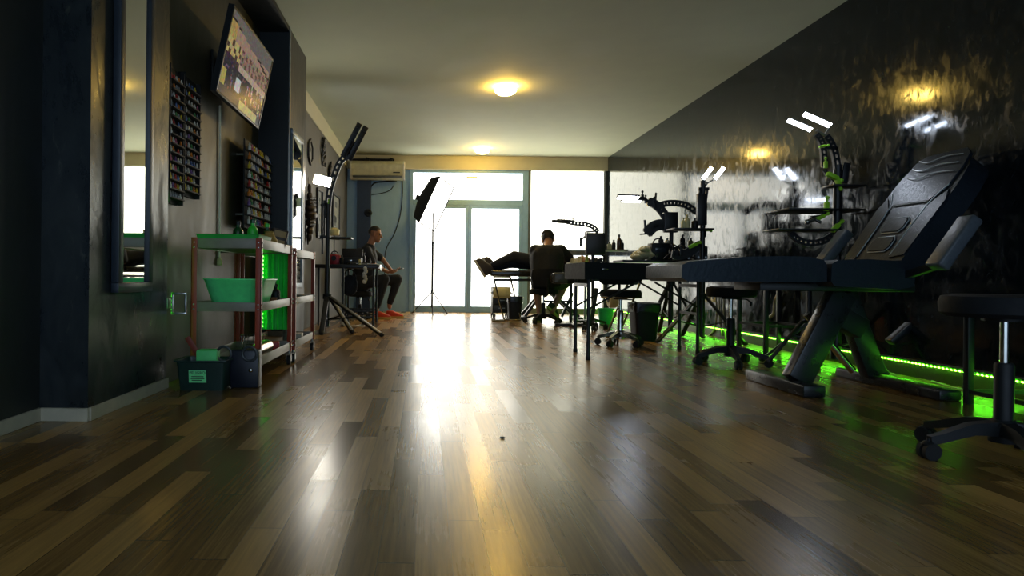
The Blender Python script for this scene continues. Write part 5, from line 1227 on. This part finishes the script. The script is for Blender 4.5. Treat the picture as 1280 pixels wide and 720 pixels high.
# ================================================================== STAND BY THE BIG CHAIR
Y3_ = 5.05
S3 = lambda px, py, dy=0: P(px, py, Y3_+dy)
c3 = S3(1045, 400)
t3 = tripod('light_stand', (c3.x, Y3_, 0), S3(1045, 206).z, [V((c3.x-.45, Y3_+.25, 0)), V((c3.x+.05, Y3_-.48, 0)), V((c3.x+.14, Y3_+.5, 0))], .48, 'tall black stand with lime clamps and twin glowing lamps beside the leather chair', None, .030, .018)
MB().cyl(S3(1051, 235, .06), S3(1052, 318, .06), .010).build('side_rod', BLACK, t3)
perf_arm(t3, smooth_path([S3(1047, 215), S3(1044, 195), S3(1039, 180), S3(1032, 170)], 5), .05, .03, m=BLACK); perf_arm(t3, smooth_path([S3(1030, 208), S3(1029, 190), S3(1026, 176), S3(1020, 168)], 5), .045, .025, m=BLACK)
MB().bar(S3(1031, 184), S3(1046, 186), .03, .025).build('arm_bridge', BLACK, t3)
m_ = MB(); m_.bar(S3(1020, 163), S3(1031, 169), .012, .02, up=(0, 1, 0)); m_.bar(S3(1031, 169), S3(1037, 158), .012, .02, up=(0, 1, 0)); m_.build('v_bracket', STEEL, t3)
led_head(t3, S3(999, 155.5), S3(1014, 162)-S3(984, 149), (-.25, -.75, -.6), .215, .036, LEDW, name='lamp_head'); led_head(t3, S3(1021, 149), S3(1039, 157)-S3(1003, 141), (-.25, -.75, -.6), .245, .042, LEDW, name='lamp_head')
for px, py, s_, d_ in ((1028, 183, .8, (1, 0, .2)), (1032, 206, .9, (0, 0, 1)), (1040, 220, 1.4, (1, 0, -.5)), (1047, 226, 1.2, (.4, 0, -1)), (1033, 258, 1.2, (.1, 0, 1)), (1025, 272, 1.2, (1, 0, .5)), (1044, 285, 1.3, (1, 0, 1))): clamp(t3, S3(px, py, -.04), GREENC, s_, d_)
MB().tube([S3(1030, 212), S3(1036, 218), S3(1045, 228)], .014).build('joint_arm', BLACK, t3); MB().tube([S3(1033, 256), S3(1028, 270), S3(1014, 272)], .014).build('joint_arm', BLACK, t3)
MB().box(S3(1055, 233, -.02), (.26, .16, .014), None, .004).build('phone_tray', BLACK, t3); MB().box(S3(1057, 216, -.02), (.05, .02, .16), (0, .12, 0), .006).build('phone_holder', BLACK, t3)
MB().box(S3(1018, 264, .10), (.60, .34, .014), None, .004).build('upper_tray', BLACK, t3)
MB().box(S3(1000, 288, -.05), (.46, .24, .012), None, .004).build('lower_tray', BLACK, t3)
perf_arm(t3, smooth_path([S3(1044, 290), S3(1036, 297), S3(1022, 303), S3(1006, 303), S3(994, 297), S3(988, 291)], 5), .05, .025)
mb = MB(); mb.cyl(S3(1010, 277, -.06), S3(1018, 274, -.06), .018); mb.cyl(S3(1018, 274, -.06), S3(1026, 278, -.06), .012); mb.ball(S3(1009, 277.5, -.06), .02, 10); mb.build('ball_joint', CHROME, t3)
# ================================================================== BIG LEATHER TATTOO CHAIR
YC = 4.08; YA_, YB_ = 3.78, 4.40
C_ = lambda px, py, Y=YA_: P(px, py, Y)
LEA = mat('black_leather', (22, 28, 36), .36, bump=.16, nscale=55, rvar=.2); LEA.node_tree.nodes['Principled BSDF'].inputs['Specular IOR Level'].default_value = .36; LEA.node_tree.nodes['Principled BSDF'].inputs['Specular Tint'].default_value = (.75, .89, 1, 1)
ch = thing('tattoo_chair', (2.62, YC, 0), 'large black leather tattoo chair with raised backrest and crossed base', 'chair')
# leg and seat cushions: side outline swept across the width
z0_ = C_(852, 352).z
def outline(pts): return [(C_(px, py).x, C_(px, py).z) for px, py in pts]
MY = lambda y: frame3((1, 0, 0), (0, 0, 1), (0, -1, 0), (0, y, 0))
leg = outline([(853, 331), (862, 327), (885, 325), (930, 321), (980, 320), (1012, 321), (1030, 325), (1034, 332), (1034, 352), (1020, 353), (860, 352), (852, 347)])
MB().prism(leg, YB_-YA_, MY(YB_), bev=.03, seg=4).build('leg_cushion', LEA, ch)
seat = outline([(1036, 330), (1044, 325), (1080, 324), (1128, 327), (1140, 334), (1138, 358), (1120, 362), (1040, 358), (1035, 352)])
MB().prism(seat, YB_-YA_+.06, MY(YB_+.03), bev=.03, seg=4).build('seat_cushion', LEA, ch)
# backrest plane: local u along the back, v across (towards the wall side is +Y)
b0 = V((2.83, YC, .80)); b1 = V((3.30, YC, 1.47)); 
u = (b1-b0).normalized(); nb = V((-u.z, 0, u.x)); BLn = (b1-b0).length+.02; vy = V((0, 1, 0))
MBK = frame3(vy, u, nb, b0)       # local x across, y along, z out of the front
MBK = frame3(-vy, u, nb, b0)
def half(s): # half width along the back
    if s < .62: return .27+.02*s
    f = (s-.62)/.38; return .282-.06*f*f
def outline_back(k=1.0, s0=0, s1=1, n=14, round_top=True):
    R_ = []; 
    for i in range(n+1):
        s = s0+(s1-s0)*i/n; w = half(s)*k
        if round_top and s > .86: q = (s-.86)/.14; w *= math.sqrt(max(0.02, 1-(q*.88)**2))
        R_.append((w, s*BLn))
    return R_+[(-a, b) for a, b in reversed(R_)]
bk = MB().prism(outline_back(), -.135, MBK, bev=.035, seg=4).build('backrest', LEA, ch)
# padded fields on the front of the backrest
def pad(pts, th, name, bev=.012): return MB().prism(pts, th+.012, MBK @ Matrix.Translation((0, 0, -.012)), bev=bev, seg=3).build(name, LEA, bk)
hp_ = [(.20, .50), (.235, .62), (.235, .78), (.21, .86)]
pad([(-.15, .455), (.15, .455), (.225, .56), (.235, .70), (.215, .80), (.16, .85), (-.16, .85), (-.215, .80), (-.235, .70), (-.225, .56)], .010, 'head_pad', .010)
for z_ in (.13, .28): pad([(a*.09, z_+b*.052) for a, b in ((-1, -.5), (-.75, -1), (.75, -1), (1, -.5), (1, .5), (.75, 1), (-.75, 1), (-1, .5))], .012, 'lumbar_pad', .008)
for s in (-1, 1): pad([(s*.155, .02), (s*.265, .04), (s*.285, .44), (s*.25, .52), (s*.17, .42)][::s], .008, 'side_bolster', .008)
STI = mat('highlit_seam_piping', (150, 162, 170), .3)  # seams coloured pale for the highlight along them
sm_ = MB(); PT = lambda a, b, d=.02: MBK @ V((a, b, d))
for k in range(3):
    z_ = .66+.065*k; sm_.tube(smooth_path([PT(-.20+.01*k, z_+.02), PT(-.09, z_-.012), PT(.04, z_+.014), PT(.20-.01*k, z_+.0)], 5), .0035, 6)
for s in (-1, 1): sm_.tube(smooth_path([PT(s*.15, .04, .006), PT(s*.165, .42, .008), PT(s*.235, .56, .012)], 5), .0035, 6)
sm_.tube([PT(-.15, .448, .008), PT(.15, .448, .008)], .0035, 6)
for z_ in (.13, .28): sm_.tube([PT(a*.098, z_+b*.06, .006) for a, b in ((-1, -.5), (-.75, -1), (.75, -1), (1, -.5), (1, .5), (.75, 1), (-.75, 1), (-1, .5))], .003, 6, loop=True)
sm_.build('seam_piping', STI, bk)
# arm rests, raised with the back
ARM = mat('grey_leather', (74, 82, 90), .4, bump=.15, nscale=50)
a0, a1 = PX(1174, 327, 2.93), PX(1215, 268, 3.20)
for (yy, ww) in ((3.54, .11), (4.62, .11)):
    A0 = P(1172, 328, 3.5); A1 = P(1214, 269, 3.5); A0.y = A1.y = yy
    if yy > 4: A0 = V((2.80, yy, A0.z)); A1 = V((3.0, yy, A1.z))
    d = (A1-A0).normalized(); n_ = V((-d.z, 0, d.x)); c = (A0+A1)/2-n_*.035
    o = MB().box(c, ((A1-A0).length+.02, ww, .07), Matrix((d, V((0, 1, 0)), n_)).transposed(), .014, 3).build('arm_rest', ARM, ch)
    MB().bar(A0+d*.04-n_*.06, V((A0.x+.02, YA_+.02 if yy < 4 else YB_-.02, A0.z-.08)), .04, .04).build('arm_bracket', BLACK, o)
# frame and crossed base
m_ = MB(); m_.box((2.52, YC, .635), (.95, .34, .05), None, .006); m_.bar((2.70, YC-.12, .66), b0+u*.45-nb*.15+V((0, -.12, 0)), .05, .03); m_.bar((2.70, YC+.12, .66), b0+u*.45-nb*.15+V((0, .12, 0)), .05, .03); m_.build('under_frame', BLACK, ch)
BASE = mat('satin_black_steel', (30, 33, 37), .3, rvar=.2)
fF0, fF1 = F(1018, 500), F(950, 474); fF0.y += .06; xm = (fF0.x+fF1.x)/2
MB().bar((xm, fF0.y, .035), (xm, fF1.y, .035), .13, .07, bev=.012).build('foot_bar', BASE, ch)
xr2 = 2.98; MB().bar((xr2, 3.62, .03), (xr2, 4.55, .03), .13, .06, bev=.012).build('foot_bar', BASE, ch)
tl = C_(1052, 362, 3.95); MB().bar((xm+.02, 3.90, .06), (tl.x+.02, 3.98, tl.z-.02), .15, .09, up=(0, 1, 0), bev=.01).build('front_beam', BASE, ch)
MB().bar((C_(1058, 366, 4.15).x, 4.18, .60), (xr2-.02, 4.22, .06), .13, .09, up=(0, 1, 0), bev=.01).build('rear_beam', BASE, ch)
MB().cyl((C_(1046, 366).x, 4.08, .46), (xr2-.25, 4.08, .10), .022).build('lift_motor_rod', CHROME, ch)
MB().box((2.66, 4.08, .43), (.26, .12, .13), (0, .5, 0), .012).build('lift_motor', PLASTIC, ch)
a_, b_ = P(960, 452, 4.35), P(1003, 402, 4.35); m_ = MB(); m_.tube([a_, b_, b_+V((.22, .0, .02))], .014); m_.build('pedal_lever', BLACK, ch)
MB().box(F(1120, 456)+V((0, 0, .08)), (.30, .12, .06), (0, .15, .2), .012).build('foot_pedal', PLASTIC, ch)
MB().bar(P(1112, 428, 4.6), P(1140, 404, 4.6), .07, .05, bev=.01).build('step_arm', BASE, ch)
# ================================================================== SIDE TABLES AT THE WALL
def frame_table(x0, x1, y0, y1, zt, label, top=True, shelf=None, group=None):
    t = thing('side_table', ((x0+x1)/2, (y0+y1)/2, 0), label, 'table', group)
    MB().box(((x0+x1)/2, (y0+y1)/2, zt-.02), (x1-x0, y1-y0, .04), None, .006).build('table_top', BLACK, t)
    for x_ in (x0+.02, x1-.02):
        for y_ in (y0+.02, y1-.02): MB().box((x_, y_, (zt-.04)/2), (.035, .035, zt-.04), None, .003).build('leg', BLACK, t)
    m_ = MB()
    zs_ = shelf or .3
    for y_ in (y0+.02, y1-.02): m_.bar((x0+.04, y_, zs_), (x1-.04, y_, zs_), .022, .022)
    for x_ in (x0+.02, x1-.02): m_.bar((x_, y0+.04, zs_), (x_, y1-.04, zs_), .022, .022)
    m_.build('stretcher', BLACK, t); return t
q = F(957, 446); frame_table(q.x-.02, 3.40, q.y-.02, q.y+.5, .66, 'plain black side table by the glossy wall behind the leather chair', shelf=.27)
q = F(1208, 505); frame_table(q.x-.01, 3.43, 3.02, q.y+.02, .60, 'plain black side table by the wall at the right, behind the nearest stool', shelf=.07)
m2 = MB()
# ================================================================== STOOLS
q = F(905, 456); stool((P(913, 456, q.y).x, q.y, 0), P(913, 358, q.y).z, .185, .27, -.55, 'black wheeled stool under the leg end of the leather chair', 'black wheeled stools')
stool((P(1255, 480, 2.42).x, 2.42, 0), P(1255, 369, 2.30).z+.0, .20, .28, .62, 'black wheeled stool nearest the camera, cut by the right edge', 'black wheeled stools')
# floor leads by the led strip
for k, (pts, lb) in enumerate(((((1075, 425), (1095, 440), (1100, 462), (1120, 470)), 'thin pale lead curling down beside the chair base at the green strip'), (((1165, 478), (1200, 488), (1240, 492), (1290, 500)), 'thin pale lead lying on the floor along the green strip at the right'))):
    w_ = [F(x_, y_) if k or i > 1 else PX(x_, y_, XR-.04) for i, (x_, y_) in enumerate(pts)]
    cable([p+V((0, 0, .008)) if p.z == 0 else p for p in w_], .006, MATS['pale_lead'], lb)
# small crumb on the floor
c = F(628, 548); single(MB().ball(c+V((0, 0, .004)), (.012, .007, .004), 8), 'paper_scrap', BLACK, 'tiny dark scrap lying on the open floor in the middle', 'scrap')
# ================================================================== WORLD / VIEW
w = bpy.data.worlds.new('world'); SC.world = w; w.use_nodes = True
bg = w.node_tree.nodes['Background']; bg.inputs['Color'].default_value = (.52, .70, .92, 1); bg.inputs['Strength'].default_value = .8
SC.view_settings.view_transform = 'Standard'; SC.view_settings.look = 'None'; SC.view_settings.gamma = 1; SC.view_settings.use_curve_mapping = False
SC.view_settings.exposure = 1.12
SC.cycles.use_denoising = True
SC.cycles.max_bounces = 8; SC.cycles.diffuse_bounces = 4; SC.cycles.glossy_bounces = 4
SC.cycles.sample_clamp_indirect = 6
